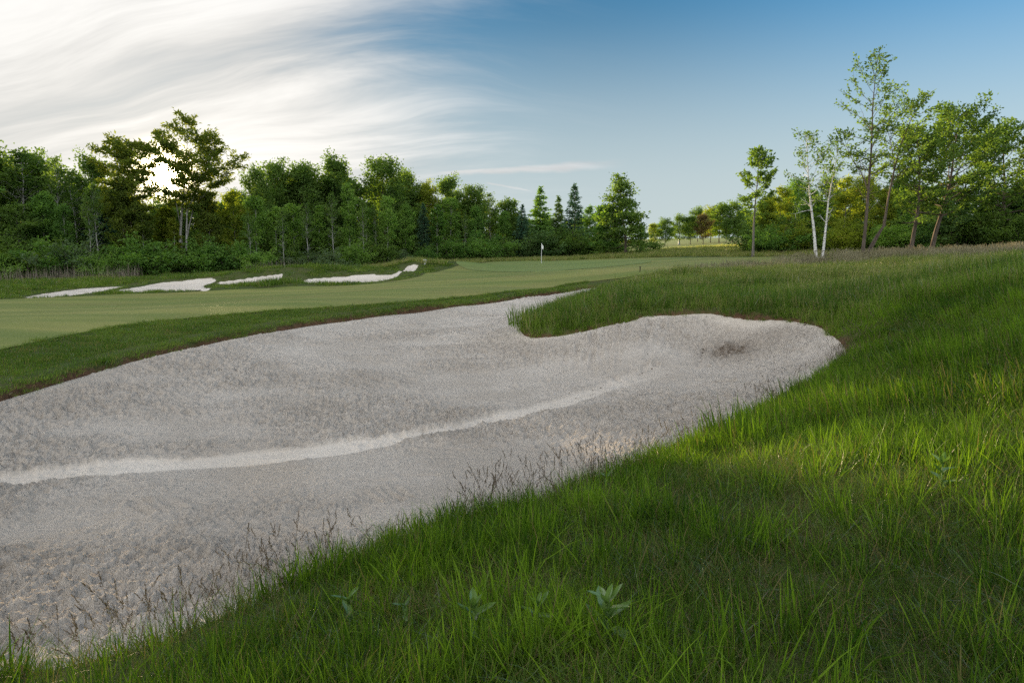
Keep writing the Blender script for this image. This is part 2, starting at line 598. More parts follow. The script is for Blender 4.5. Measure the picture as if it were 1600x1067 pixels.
def mat_sand():
    m, b, out = material('bunker_sand')
    p = pos(b)
    smooth = b.attr('smooth_band')
    stain = b.attr('stain')
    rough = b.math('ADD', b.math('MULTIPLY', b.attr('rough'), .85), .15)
    n1 = b.noise(p, 0.7, 5, 0.6)
    ps = b.mapping(p, (0.881, 1.341, 1.225), (0, 0, R(-12)))
    n2 = b.noise(ps, 9.0, 5, 0.75)
    n5 = b.noise(ps, 26.0, 4, 0.75)
    n3 = b.noise(ps, 75.0, 4, 0.75)
    n4 = b.noise(p, 200.0, 2, 0.6)
    col = b.mix(b.ramp(n1, .35, .7), (0.701, 0.616, 0.512), (0.825, 0.737, 0.626))
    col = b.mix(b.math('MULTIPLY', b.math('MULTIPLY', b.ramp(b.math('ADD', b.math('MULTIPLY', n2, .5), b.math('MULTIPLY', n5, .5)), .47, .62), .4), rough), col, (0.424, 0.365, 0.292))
    col = b.mix(b.math('MULTIPLY', smooth, .34), col, (0.801, 0.720, 0.609))
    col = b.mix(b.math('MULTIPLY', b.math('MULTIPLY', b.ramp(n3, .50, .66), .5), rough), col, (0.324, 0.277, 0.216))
    spk = b.math('MULTIPLY', stain, b.ramp(b.math('ADD', b.math('MULTIPLY', n3, .6), b.math('MULTIPLY', n2, .4)), .38, .56))
    col = b.mix(spk, col, (0.125, 0.079, 0.043))
    amp = b.math('SUBTRACT', 1.0, b.math('MULTIPLY', smooth, .75))
    h = b.math('MULTIPLY', b.math('ADD', b.math('ADD', b.math('ADD', b.math('MULTIPLY', n2, .9), b.math('MULTIPLY', n5, .6)), b.math('MULTIPLY', n3, .35)), b.math('MULTIPLY', n4, .15)), amp)
    principled(b, out, col, 0.95, 0.1, bump(b, h, 1.0, 0.09))
    return m


def mat_blade(name, c_lo, c_hi, c_dry, trans=0.45, dry=0.12, gloss=0.0, tcol=(1.25, 1.35, 0.45)):
    """grass blades and leaves: per-blade tint, per-clump tint, light passes through"""
    m, b, out = material(name)
    tint = b.attr('tint')
    rnd = b.n('ShaderNodeObjectInfo').outputs['Random']
    patch = b.noise(pos(b), .55, 3, .55)
    f = b.math('ADD', b.math('MULTIPLY', tint, .55), b.math('MULTIPLY', rnd, .2))
    f = b.math('ADD', f, b.ramp(patch, .3, .7, -.08, .45))
    col = b.mix(b.ramp(f, .1, .95), c_lo, c_hi)
    worn = b.noise(pos(b), 1.1, 4, .6)
    col = b.mix(b.math('GREATER_THAN', b.math('ADD', tint, b.ramp(worn, .50, .72, 0.0, dry * 2.5)), 1.0 - dry), col, c_dry)
    d = b.n('ShaderNodeBsdfDiffuse')
    b.put(d.inputs[0], col)
    tr = b.n('ShaderNodeBsdfTranslucent')
    b.put(tr.inputs[0], b.vmath('MULTIPLY', col, tcol))
    mx = b.n('ShaderNodeMixShader')
    mx.inputs[0].default_value = trans
    b.t.links.new(d.outputs[0], mx.inputs[1])
    b.t.links.new(tr.outputs[0], mx.inputs[2])
    res = mx.outputs[0]
    if gloss:
        g = b.n('ShaderNodeBsdfGlossy')
        g.inputs['Roughness'].default_value = 0.42
        g.inputs[0].default_value = (1, 1, 1, 1)
        fr = b.n('ShaderNodeFresnel')
        fr.inputs[0].default_value = 1.35
        m2 = b.n('ShaderNodeMixShader')
        b.put(m2.inputs[0], b.math('MULTIPLY', fr.outputs[0], gloss))
        b.t.links.new(res, m2.inputs[1])
        b.t.links.new(g.outputs[0], m2.inputs[2])
        res = m2.outputs[0]
    b.t.links.new(res, out.inputs[0])
    return m


def mat_plain(name, color, rough=.7, spec=.3, var=.25, scale=6.0, bump_s=0.0):
    m, b, out = material(name)
    n = b.noise(b.n('ShaderNodeTexCoord').outputs['Object'], scale, 4, .65)
    dark = tuple(c * (1 - var) for c in color)
    lite = tuple(min(1, c * (1 + var)) for c in color)
    principled(b, out, b.mix(n, dark, lite), rough, spec, bump(b, n, bump_s, .03) if bump_s else None)
    return m


def mat_bark(name, c1, c2, sc=(9, 9, 1.6), marks=None):
    m, b, out = material(name)
    p = b.n('ShaderNodeTexCoord').outputs['Object']
    n = b.noise(b.mapping(p, sc), 1.0, 6, .7)
    col = b.mix(b.ramp(n, .3, .7), c1, c2)
    if marks:
        k = b.noise(b.mapping(p, (5, 5, 22)), 1.0, 3, .6)
        col = b.mix(b.ramp(k, .54, .61), col, marks)
    principled(b, out, col, .9, .15, bump(b, n, .6, .03))
    return m


# ------------------------------------------------------------------ ground
M_TURF = mat_turf()
M_FAIR = mat_mown('fairway_turf', (0.128, 0.168, 0.024), (0.225, 0.232, 0.050), (0.220, 0.182, 0.052), .4)
M_GREEN = mat_mown('putting_green_turf', (0.138, 0.190, 0.036), (0.180, 0.226, 0.052), (0.200, 0.196, 0.058), .3)
M_SAND = mat_sand()


def polar(az, rad):
    A, Rr = np.meshgrid(az, rad)
    return np.sin(A) * Rr, np.cos(A) * Rr


def grid_faces(nr, nc, wrap=False):
    i = np.arange(nr - 1)[:, None] * nc
    j = np.arange(nc - 1 if not wrap else nc)[None, :]
    j2 = (j + 1) % nc
    return np.stack([i + j, i + j2, i + nc + j2, i + nc + j], -1).reshape(-1, 4)


az_f = np.radians(np.arange(-46, 46.001, .16))
az_b = np.radians(np.arange(49, 312, 3.0))
AZ = np.concatenate([az_f, az_b])
RAD = [0.25, .6, .95]
r_ = 1.2
while r_ < 110:
    RAD.append(r_)
    r_ *= 1.0125 if not 9 < r_ < 38 else 1.0065
while r_ < 5000:
    RAD.append(r_)
    r_ *= 1.07
RAD = np.array(RAD)
GX, GY = polar(AZ, RAD)
GZ = T(GX, GY)
GD = poly_sdf(BPOLY, GX, GY)
drop = .9 * sstep(0, -.35, GD)
soil = sstep(.03, -.05, GD + .16 * (vn.fbm(GX * 2.2, GY * 2.2, 3) - .5))
for fb in FAR_BUNKERS:
    m_ = (np.abs(GX - fb[:, 0].mean()) < 20) & (np.abs(GY - fb[:, 1].mean()) < 20)
    dd = poly_sdf(fb, GX[m_], GY[m_])
    drop[m_] = np.maximum(drop[m_], .5 * sstep(0.05, -.6, dd))
# a turf lip stands a little proud of the sand
lipup = .05 * np.exp(-((GD - .25) / .3) ** 2)
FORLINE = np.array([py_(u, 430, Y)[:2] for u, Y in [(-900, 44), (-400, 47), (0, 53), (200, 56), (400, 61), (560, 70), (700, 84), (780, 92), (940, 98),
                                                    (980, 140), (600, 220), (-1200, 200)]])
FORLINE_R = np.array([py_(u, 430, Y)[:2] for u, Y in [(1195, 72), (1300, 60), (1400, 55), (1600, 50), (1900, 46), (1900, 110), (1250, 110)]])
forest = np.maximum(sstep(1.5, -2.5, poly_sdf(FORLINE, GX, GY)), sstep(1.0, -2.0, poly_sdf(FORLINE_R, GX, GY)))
nr, nc = GX.shape
faces = grid_faces(nr, nc, wrap=True)
keep = (GD.ravel()[faces] > -.75).any(1)
faces = faces[keep]
# close the small disc under the camera
V = np.stack([GX, GY, GZ - drop + lipup * (GD > 0)], -1).reshape(-1, 3)
V = np.vstack([V, [[0, 0, T1(0, 0)]]])
tri = np.stack([np.full(nc, len(V) - 1), (np.arange(nc) + 1) % nc, np.arange(nc)], -1)
ex = lambda a: np.concatenate([a.ravel(), [0]])
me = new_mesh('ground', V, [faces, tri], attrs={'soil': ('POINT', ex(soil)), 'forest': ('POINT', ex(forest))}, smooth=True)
tag(add_obj('ground', me, M_TURF), kind='structure')


def sheet(name, poly, mat, lift):
    """mown surface laid on the land, its rim moved onto the outline"""
    d = poly_sdf(poly, GX, GY)
    f = grid_faces(nr, nc, wrap=True)
    f = f[(d.ravel()[f] < 0).any(1)]
    gx, gy = GX.ravel(), GY.ravel()
    ids = np.unique(f)
    x, y, dd = gx[ids], gy[ids], d.ravel()[ids]
    h = .02
    nx = (poly_sdf(poly, x + h, y) - poly_sdf(poly, x - h, y)) / (2 * h)
    ny = (poly_sdf(poly, x, y + h) - poly_sdf(poly, x, y - h)) / (2 * h)
    o = np.maximum(dd, 0)
    x = x - nx * o
    y = y - ny * o
    z = T(x, y) + lift
    remap = np.zeros(len(gx), int)
    remap[ids] = np.arange(len(ids))
    me = new_mesh(name, np.stack([x, y, z], -1), remap[f], smooth=True)
    return tag(add_obj(name, me, mat), kind='structure')


sheet('fairway', FAIRWAY, M_FAIR, .025)
sheet('putting_green', GREEN, M_GREEN, .045)
sheet('far_fairway', FARFAIR, M_GREEN, .04)


# ------------------------------------------------------------------ sand of the big bunker
def big_bunker():
    az = np.radians(np.arange(-66, 30, .085))
    rad = np.exp(np.arange(math.log(2.6), math.log(40), .0045))
    x, y = polar(az, rad)
    d = poly_sdf(BPOLY, x[::4, ::4], y[::4, ::4])
    d = np.kron(d, np.ones((4, 4)))[:x.shape[0], :x.shape[1]]
    cand = d < .8
    n_r, n_c = x.shape
    f = grid_faces(n_r, n_c)
    f = f[cand.ravel()[f].all(1)]
    ids = np.unique(f)
    xs, ys = x.ravel()[ids], y.ravel()[ids]
    ds = poly_sdf(BPOLY, xs, ys)
    ok = ds < .12
    remap = np.full(x.size, -1)
    remap[ids[ok]] = np.arange(ok.sum())
    f = remap[f]
    f = f[(f >= 0).all(1)]
    xs, ys, ds = xs[ok], ys[ok], ds[ok]
    z = sand_base(xs, ys) - 3 * np.maximum(ds - .02, 0)
    bd, bs = line_dist(band, xs, ys)
    wob = .16 * (vn.fbm(xs * 1.1, ys * 1.1, 3) - .5)
    bw = .29 + .05 * np.sin(bs * 22) + .10 * (vn2.fbm(xs * .8, ys * .8, 2) - .5)
    sm = sstep(bw + .10, bw - .10, bd + 1.3 * wob) * (.35 + .65 * sstep(1.0, .6, bs)) * sstep(1.0, .93, bs)
    # smoother aprons below the turf, where the sand has slid
    apron = sstep(-.55, -.1, ds + .5 * (vn2.fbm(xs * .7, ys * .7, 2) - .5))
    calm = np.clip(.8 * sm + .5 * apron, 0, 1)
    amp = (1 - .85 * calm) * sstep(.02, -.35, ds)
    amp = amp * (.25 + 1.5 * sstep(.33, .66, vn2.fbm(xs * .38, ys * .5, 4)))
    # crumbly crust: ridged noise at hand to finger size
    rr = 0
    for k, (s, a) in enumerate(((2.6, .009), (6.0, .017), (12.0, .020), (24.0, .015))):
        q = vn.fbm(xs * s + 31 * k, ys * s * .8 + 7 * k, 2)
        rr = rr + a * (1 - np.abs(2 * q - 1) * 2)
    # short wind-and-rain ripples lying across the bunker
    ca, sa = math.cos(.22), math.sin(.22)
    ax, ay = xs * ca + ys * sa, -xs * sa + ys * ca
    for k, (s1, s2, a) in enumerate(((3.2, 11.0, .017), (6.5, 21.0, .012))):
        q = vn2.fbm(ax * s1 + 13 * k, ay * s2 + 5 * k, 2)
        rr = rr + a * (1 - np.abs(2 * q - 1) * 2.2)
    z = z + amp * rr + .05 * (vn2.fbm(xs * .6, ys * .6, 3) - .5)
    z = z - .018 * sm
    # raised edges of the dragged strip
    z = z + .012 * np.exp(-((bd - bw - .03) / .05) ** 2) * (bs < .95)
    # rake and drag lines on the face and floor
    lr = np.random.default_rng(5)
    lines = []
    for i in range(46):
        u = lr.uniform(930, 1190); v = lr.uniform(497, 540)
        lines.append([(u, v), (u - lr.uniform(8, 40), v + lr.uniform(15, 42))])
    for i in range(26):
        u = lr.uniform(840, 1000); v = lr.uniform(520, 560)
        lines.append([(u, v), (u + lr.uniform(-14, 14), v + lr.uniform(10, 35))])
    lines += [[(960, 590), (985, 605), (1060, 590), (1130, 565)], [(985, 582), (955, 588), (975, 603)], [(1000, 585), (1068, 556)], [(858, 643), (880, 668)],
              [(800, 575), (900, 552), (960, 545)], [(540, 570), (640, 548), (720, 542)], [(1040, 596), (1085, 581)]]
    for i in range(34):
        u = lr.uniform(20, 800); v = lr.uniform(600, 860)
        lines.append([(u, v), (u + lr.uniform(20, 90), v - lr.uniform(-4, 18))])
    for cx0, cy0, sx_, sy_ in ((100, 905, 6, -9), (390, 835, 7, -6), (300, 880, 6, -5), (200, 790, 7, -3), (560, 770, 6, -4), (250, 930, 5, -4)):
        for i in range(9):
            u = cx0 + i * sx_ * 1.2 + lr.uniform(-3, 3); v = cy0 + i * sy_ * .3
            lines.append([(u, v), (u + 26, v + 17 + lr.uniform(-3, 3))])
    for ln in lines:
        pts = []
        for (u, v) in ln:
            zz = -.8
            for _ in range(4):
                q = pz(u, v, zz)
                zz = float(sand_base(np.array([q[0]]), np.array([q[1]]))[0])
            pts.append(pz(u, v, zz)[:2])
        pts = np.array(pts)
        lo = pts.min(0) - .25; hi = pts.max(0) + .25
        m_ = np.where((xs > lo[0]) & (xs < hi[0]) & (ys > lo[1]) & (ys < hi[1]))[0]
        if not len(m_):
            continue
        dist, _ = line_dist(pts, xs[m_], ys[m_])
        w = .022 + .0016 * pts[0][1]
        z[m_] += (-.020 * np.exp(-(dist / w) ** 2) + .009 * np.exp(-((dist - 1.9 * w) / w) ** 2)) * sstep(-.05, -.5, ds[m_])
    # footprints near the far edge and along the band
    for i in range(150):
        u = lr.uniform(60, 1150); v = lr.uniform(500, 700)
        q = pz(u, v, -.9)
        m_ = np.where((np.abs(xs - q[0]) < .4) & (np.abs(ys - q[1]) < .4))[0]
        if not len(m_):
            continue
        a = lr.uniform(0, 3.14)
        ex_ = (xs[m_] - q[0]) * math.cos(a) + (ys[m_] - q[1]) * math.sin(a)
        ey_ = -(xs[m_] - q[0]) * math.sin(a) + (ys[m_] - q[1]) * math.cos(a)
        rr2 = (ex_ / .15) ** 2 + (ey_ / .07) ** 2
        z[m_] += (-.034 * np.exp(-rr2) + .022 * np.exp(-((np.sqrt(rr2) - 1.5) / .4) ** 2)) * (1 - .6 * sm[m_])
    sx = (xs - STAIN[0]); sy = (ys - STAIN[1])
    st = np.exp(-((sx / .34) ** 2 + (sy / .42) ** 2)) + .16 * np.exp(-(((sx - .7) / 1.2) ** 2 + ((sy - .1) / .7) ** 2))
    st = np.clip(st * 1.3, 0, 1)
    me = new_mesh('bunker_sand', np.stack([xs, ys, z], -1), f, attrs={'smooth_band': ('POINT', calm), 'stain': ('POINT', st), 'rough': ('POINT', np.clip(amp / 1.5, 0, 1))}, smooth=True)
    o = add_obj('sand_bunker', me, M_SAND)
    tag(o, kind='structure')
    return o


big_bunker()

for fb in FAR_BUNKERS:
    lo = fb.min(0) - .3; hi = fb.max(0) + .3
    gx = np.arange(lo[0], hi[0], .16); gy = np.arange(lo[1], hi[1], .3)
    x, y = np.meshgrid(gx, gy)
    d = poly_sdf(fb, x, y)
    f = grid_faces(*x.shape)
    f = f[(d.ravel()[f] < .12).all(1)]
    ids = np.unique(f)
    xs, ys, ds = x.ravel()[ids], y.ravel()[ids], d.ravel()[ids]
    z = T(xs, ys) - .03 - .10 * sstep(0, -1.5, ds) - 2 * np.maximum(ds - .02, 0) + .05 * (vn2.fbm(xs * 1.3, ys * 1.3, 3) - .5)
    remap = np.zeros(x.size, int); remap[ids] = np.arange(len(ids))
    me = new_mesh('far_bunker_sand', np.stack([xs, ys, z], -1), remap[f], attrs={'rough': ('POINT', np.ones(len(xs)) * .4), 'smooth_band': ('POINT', np.ones(len(xs)) * .6), 'stain': ('POINT', np.zeros(len(xs)))}, smooth=True)
    tag(add_obj('far_sand_bunker', me, M_SAND), kind='structure')


# ------------------------------------------------------------------ trees
class Tubes:
    def __init__(self):
        self.v, self.f, self.n = [], [], 0

    def add(self, pts, rad, sides=4):
        pts = np.asarray(pts, float); rad = np.asarray(rad, float)
        t = np.gradient(pts, axis=0)
        t /= np.linalg.norm(t, axis=1)[:, None] + 1e-9
        ref = np.array([1.0, 0.1, 0]) if abs(t[0][2]) > .7 else np.array([0, 0, 1.0])
        a = np.cross(t, ref); a /= np.linalg.norm(a, axis=1)[:, None] + 1e-9
        b = np.cross(t, a)
        k = np.arange(sides) / sides * 2 * math.pi
        ring = pts[:, None, :] + rad[:, None, None] * (np.cos(k)[None, :, None] * a[:, None, :] + np.sin(k)[None, :, None] * b[:, None, :])
        n = len(pts)
        i = np.arange(n - 1)[:, None] * sides
        j = np.arange(sides)[None, :]
        j2 = (j + 1) % sides
        f = np.stack([i + j, i + j2, i + sides + j2, i + sides + j], -1).reshape(-1, 4) + self.n
        self.v.append(ring.reshape(-1, 3)); self.f.append(f)
        self.n += n * sides

    def mesh(self, name):
        return new_mesh(name, np.vstack(self.v), np.vstack(self.f), smooth=True)


def leaf_mesh(name, r, P_, axis, size, width=.55, up=.5, jitter=.8, tint=None, fold=.12):
    """one diamond-shaped leaf (two triangles folded along the rib) per point"""
    n = len(P_)
    a = unit(axis + jitter * r.normal(size=(n, 3)))
    nn = unit(r.normal(size=(n, 3)) + np.array([0, 0, up * 2.0]))
    s = unit(np.cross(a, nn))
    nn = np.cross(s, a)
    L = size * r.uniform(.65, 1.35, n)[:, None]
    W = L * width * .5
    q0 = P_
    q1 = P_ + a * L * .45 + s * W + nn * L * fold
    q2 = P_ + a * L - nn * L * .1
    q3 = P_ + a * L * .45 - s * W + nn * L * fold
    V = np.stack([q0, q1, q2, q3], 1).reshape(-1, 3)
    F_ = np.arange(n * 4).reshape(n, 4)
    if tint is None:
        tint = r.random(n)
    return new_mesh(name, V, F_, attrs={'tint': ('FACE', tint)})


def bend(r, p0, d, L, n, up=.0, wob=.12, droop=0.0):
    """polyline of a branch starting at p0 along d"""
    pts = [np.array(p0, float)]
    d = np.array(d, float)
    for i in range(n):
        d = d + np.array([0, 0, up / n]) - np.array([0, 0, droop * (i / n) / n]) + wob * r.normal(size=3)
        d /= np.linalg.norm(d)
        pts.append(pts[-1] + d * L / n)
    return np.array(pts)


SHAPES = {
    'round': lambda t: math.sqrt(max(0.02, 1 - (2 * t - .85) ** 2 / 1.35)),
    'oval': lambda t: max(.15, math.sin(math.pi * (0.12 + .83 * t)) ** .8),
    'vase': lambda t: .35 + .75 * t if t < .75 else .9 * (1 - t) / .25 * .8 + .2,
    'cone': lambda t: max(.06, 1.0 - .95 * t),
    'column': lambda t: .55 if t < .8 else max(.15, .55 * (1 - t) / .2),
}


def grow(name, seed, H=10.0, base=.3, cr=2.6, np_=26, leaves=6000, leaf=.24, tr=.14, shape='round', elev=(10, 55), ns=5, spread=.16, flat=.55,
         path=None, wob=.05, bare=0, up=.4, width=.55, leaf_up=.12, sides=7, droop=0.0, stems=None, leaf_droop=.25, gap=0.0, split=None):
    """broadleaf tree, root at the origin: returns (wood mesh, leaf mesh)"""
    r = np.random.default_rng(seed)
    tb = Tubes()
    tips, dirs, wts = [], [], []
    if stems is None:
        if path is None:
            zs = np.linspace(0, 1, 10)
            off = np.cumsum(r.normal(size=(10, 2)) * wob * H / 10, 0)
            off -= off[0]
            path = np.column_stack([off, zs * H * .97])
        stems = [(np.asarray(path, float), tr, base, cr, 1.0)]
    tot = sum(s[4] for s in stems)
    for (pth, trad, bs, crad, share) in stems:
        seg = np.linalg.norm(np.diff(pth, axis=0), axis=1)
        cum = np.concatenate([[0], np.cumsum(seg)]) / seg.sum()
        fine = np.linspace(0, 1, 14)
        pt = np.stack([np.interp(fine, cum, pth[:, k]) for k in range(3)], 1)
        Ht = seg.sum()
        rad = trad * (1 - .93 * fine ** .85)
        rad[0] *= 1.35
        tb.add(pt, rad, sides)
        n_here = max(4, int(np_ * share / tot))
        for i in range(n_here):
            t = (i + r.uniform(.1, .9)) / n_here
            if gap and r.random() < gap:
                continue
            f = bs + (1 - bs) * t * .98
            p0 = np.array([np.interp(f, fine, pt[:, k]) for k in range(3)])
            L = crad * SHAPES[shape](t) * r.uniform(.65, 1.2)
            az = i * 2.399 + r.uniform(-.5, .5)
            el = R(elev[0] + (elev[1] - elev[0]) * t + r.uniform(-12, 12))
            d = np.array([math.cos(az) * math.cos(el), math.sin(az) * math.cos(el), math.sin(el)])
            br = bend(r, p0, d, L, 5, up, .13, droop)
            r0 = np.interp(f, fine, rad) * .5
            trunk_tb = tb
            if split is not None:
                tb = Tubes()
            tb.add(br, np.linspace(max(r0, .012), .006, 6), 4)
            for s in range(ns):
                ts = .3 + .7 * (s + r.random()) / ns
                q0 = np.array([np.interp(ts * 5, range(6), br[:, k]) for k in range(3)])
                dd = unit(br[min(5, int(ts * 5) + 1)] - br[int(ts * 4.99)])
                side = unit(np.cross(dd, [0, 0, 1.0])) * (1 if s % 2 else -1)
                d2 = unit(dd * .7 + side * r.uniform(.4, 1.0) + np.array([0, 0, r.uniform(-.15, .35)]))
                L2 = L * r.uniform(.25, .5) * (1.15 - .5 * ts)
                tw = bend(r, q0, d2, L2, 3, .15, .15, droop)
                tb.add(tw, np.linspace(max(r0 * .35, .008), .004, 4), 3)
                tips.append(tw); dirs.append(unit(tw[-1] - tw[0])); wts.append(L2)
            tips.append(br[2:]); dirs.append(unit(br[-1] - br[2])); wts.append(L * .4)
            if split is not None:
                split.append(tb.mesh(name + '_branch'))
                tb = trunk_tb
        for i in range(bare):
            f = r.uniform(.3, max(.35, bs + .25))
            p0 = np.array([np.interp(f, fine, pt[:, k]) for k in range(3)])
            az = r.uniform(0, 6.28)
            d = np.array([math.cos(az), math.sin(az), r.uniform(.2, .9)])
            br = bend(r, p0, unit(d), crad * r.uniform(.5, .95), 5, .3, .2)
            tb.add(br, np.linspace(.022, .004, 6), 3)
            for s in range(3):
                q = br[2 + s]
                tb.add(bend(r, q, unit(d + r.normal(size=3) * .7), crad * .25, 3, .1, .2), np.linspace(.009, .003, 4), 3)
    w = np.array(wts); w /= w.sum()
    pick = r.choice(len(tips), leaves, p=w)
    P_ = np.empty((leaves, 3)); A = np.empty((leaves, 3))
    tt = r.random(leaves) ** .75
    for k in np.unique(pick):
        m_ = pick == k
        tw = tips[k]
        idx = tt[m_] * (len(tw) - 1)
        P_[m_] = np.stack([np.interp(idx, range(len(tw)), tw[:, c]) for c in range(3)], 1)
        A[m_] = dirs[k]
    sg = spread * np.array([1, 1, flat]) * cr / 2.5
    P_ += r.normal(size=(leaves, 3)) * sg
    A = A + np.array([0, 0, -leaf_droop])
    clump = np.random.default_rng(seed + 1).random(len(tips))[pick]
    tint = np.clip(.55 * r.random(leaves) + .45 * clump, 0, 1)
    return tb.mesh(name + '_wood'), leaf_mesh(name + '_leaves', r, P_, A, leaf, width, leaf_up, .8, tint)


def grow_conifer(name, seed, H=10.0, cr=2.0, whorls=34, leaf=.30, per=26, base=.04, tr=.13, droop=.35):
    r = np.random.default_rng(seed)
    tb = Tubes()
    zs = np.linspace(0, 1, 9)
    pt = np.column_stack([np.cumsum(r.normal(size=(9, 2)) * .02, 0), zs * H])
    tb.add(pt, tr * (1 - .95 * zs), 6)
    P_, A, Tn = [], [], []
    for i in range(whorls):
        t = i / whorls
        z = H * (base + (1 - base) * (t + r.uniform(-.01, .01)))
        L0 = cr * max(.07, (1 - t) ** .72)
        for k in range(8 if t < .8 else 7):
            az = r.uniform(0, 6.28)
            L = L0 * r.uniform(.65, 1.15)
            d = np.array([math.cos(az), math.sin(az), .25 * t - .05])
            br = bend(r, (0, 0, z), unit(d), L, 4, .15, .05, droop)
            tb.add(br, np.linspace(.02, .004, 5), 3)
            n = max(5, int(per * L / cr))
            q = r.random(n) ** .7 * 4
            pp = np.stack([np.interp(q, range(5), br[:, c]) for c in range(3)], 1)
            pp += r.normal(size=(n, 3)) * np.array([.10, .10, .05]) * (L / cr + .3)
            side = unit(np.cross(d, [0, 0, 1.0]))
            ax = unit(d)[None] * .7 + side[None] * r.uniform(-.9, .9, (n, 1)) + np.array([0, 0, -.15])
            P_.append(pp); A.append(ax); Tn.append(np.clip(r.random(n) * .6 + .4 * r.random(), 0, 1))
    P_ = np.vstack(P_); A = np.vstack(A)
    # the leader
    n = 60
    P_ = np.vstack([P_, np.column_stack([r.normal(size=(n, 2)) * .04, H * r.uniform(.93, 1.01, n)])])
    A = np.vstack([A, np.column_stack([r.normal(size=(n, 2)) * .5, np.ones(n)])])
    Tn = np.concatenate(Tn + [r.random(n)])
    return tb.mesh(name + '_wood'), leaf_mesh(name + '_needles', r, P_, A, leaf, .34, .35, .35, Tn, .03)


def grow_shrub(name, seed, H=3.0, cr=1.8, leaves=4500, leaf=.17, stems=11, flat=.5, width=.55):
    r = np.random.default_rng(seed)
    tb = Tubes()
    tips = []
    for i in range(stems):
        az = i * 2.399 + r.uniform(-.3, .3)
        lean = r.uniform(.05, .95)
        d = unit(np.array([math.cos(az) * lean, math.sin(az) * lean, 1.15 - .6 * lean]))
        L = H * r.uniform(.7, 1.0) * (1 if lean < .6 else .85)
        br = bend(r, (math.cos(az) * .12, math.sin(az) * .12, 0), d, L, 5, .15, .12)
        tb.add(br, np.linspace(.045, .006, 6), 4)
        for s in range(7):
            t = r.uniform(.15, 1.0)
            q = np.array([np.interp(t * 5, range(6), br[:, c]) for c in range(3)])
            dd = unit(d * .5 + r.normal(size=3) * np.array([1, 1, .5]))
            tw = bend(r, q, dd, cr * r.uniform(.3, .6), 3, .1, .15)
            tb.add(tw, np.linspace(.014, .004, 4), 3)
            tips.append(tw)
    pick = r.integers(0, len(tips), leaves)
    tw = np.array(tips)[pick]
    q = r.random(leaves) * 3
    i0 = np.minimum(q.astype(int), 2); fr = (q - i0)[:, None]
    P_ = tw[np.arange(leaves), i0] * (1 - fr) + tw[np.arange(leaves), i0 + 1] * fr
    P_ += r.normal(size=(leaves, 3)) * np.array([.17, .17, .13]) * cr / 1.8
    P_[:, 2] = np.abs(P_[:, 2]) + .03
    clump = np.random.default_rng(seed + 5).random(len(tips))[pick]
    A = P_ * np.array([1, 1, .3])
    return tb.mesh(name + '_wood'), leaf_mesh(name + '_leaves', r, P_, unit(A), leaf, width, .12, .9, np.clip(.5 * r.random(leaves) + .5 * clump, 0, 1))


LEAF = {
    'dark': mat_blade('leaf_dark_broadleaf', (0.081, 0.144, 0.039), (0.167, 0.253, 0.062), (0.230, 0.230, 0.046), .48, .03),
    'mid': mat_blade('leaf_mid_green', (0.094, 0.190, 0.048), (0.190, 0.322, 0.076), (0.276, 0.287, 0.069), .48, .03),
    'light': mat_blade('leaf_light_green', (0.144, 0.253, 0.057), (0.259, 0.397, 0.092), (0.322, 0.345, 0.081), .48, .03),
    'yellow': mat_blade('leaf_yellow_sunlit', (0.161, 0.213, 0.034), (0.310, 0.356, 0.053), (0.380, 0.276, 0.069), .52, .05),  # warm sunlight on the leaves is put into this yellow colour
    'spruce': mat_blade('needle_spruce', (0.044, 0.106, 0.064), (0.101, 0.184, 0.101), (0.115, 0.161, 0.069), .18, .02),
    'cedar': mat_blade('needle_cedar', (0.067, 0.132, 0.046), (0.136, 0.218, 0.069), (0.184, 0.196, 0.069), .28, .03),
    'grey': mat_blade('leaf_willow_grey', (0.101, 0.155, 0.076), (0.196, 0.265, 0.132), (0.230, 0.265, 0.138), .4, .02),
    'olive': mat_blade('leaf_olive_sun_glow', (0.092, 0.140, 0.032), (0.190, 0.245, 0.052), (0.26, 0.24, 0.05), .52, .04, tcol=(1.35, 1.3, .4)),  # green leaves tinted olive: backlit glow near the sun painted in
    'rust': mat_blade('leaf_rust_brown', (0.115, 0.098, 0.046), (0.213, 0.155, 0.071), (0.276, 0.161, 0.081), .4, .05),
}
BARK = {
    'grey': mat_bark('bark_grey', (0.10, 0.088, 0.075), (0.23, 0.21, 0.185)),
    'brown': mat_bark('bark_brown', (0.065, 0.050, 0.038), (0.155, 0.125, 0.098)),
    'pale': mat_bark('bark_pale_poplar', (0.26, 0.25, 0.225), (0.46, 0.45, 0.41), marks=(0.09, 0.08, 0.07)),
    'birch': mat_bark('bark_white_birch', (0.66, 0.64, 0.60), (0.80, 0.79, 0.76), marks=(0.10, 0.085, 0.075)),
}

PROTO = {}


def proto(key, maker, leafmat, barkmat, H):
    w, l = maker
    PROTO[key] = (w, l, LEAF[leafmat], BARK[barkmat], H)


# dark crowns of the old forest
for i, (sh, cr_, bs) in enumerate((('round', 3.2, .24), ('oval', 2.9, .20), ('round', 2.7, .30), ('vase', 3.0, .26))):
    proto(f'oak{i}', grow(f'forest_tree_{i}', 20 + i, 10, bs, cr_, 34, 7600, .26, .15, sh, ns=6, spread=.30, flat=.6), 'dark', 'brown', 10)
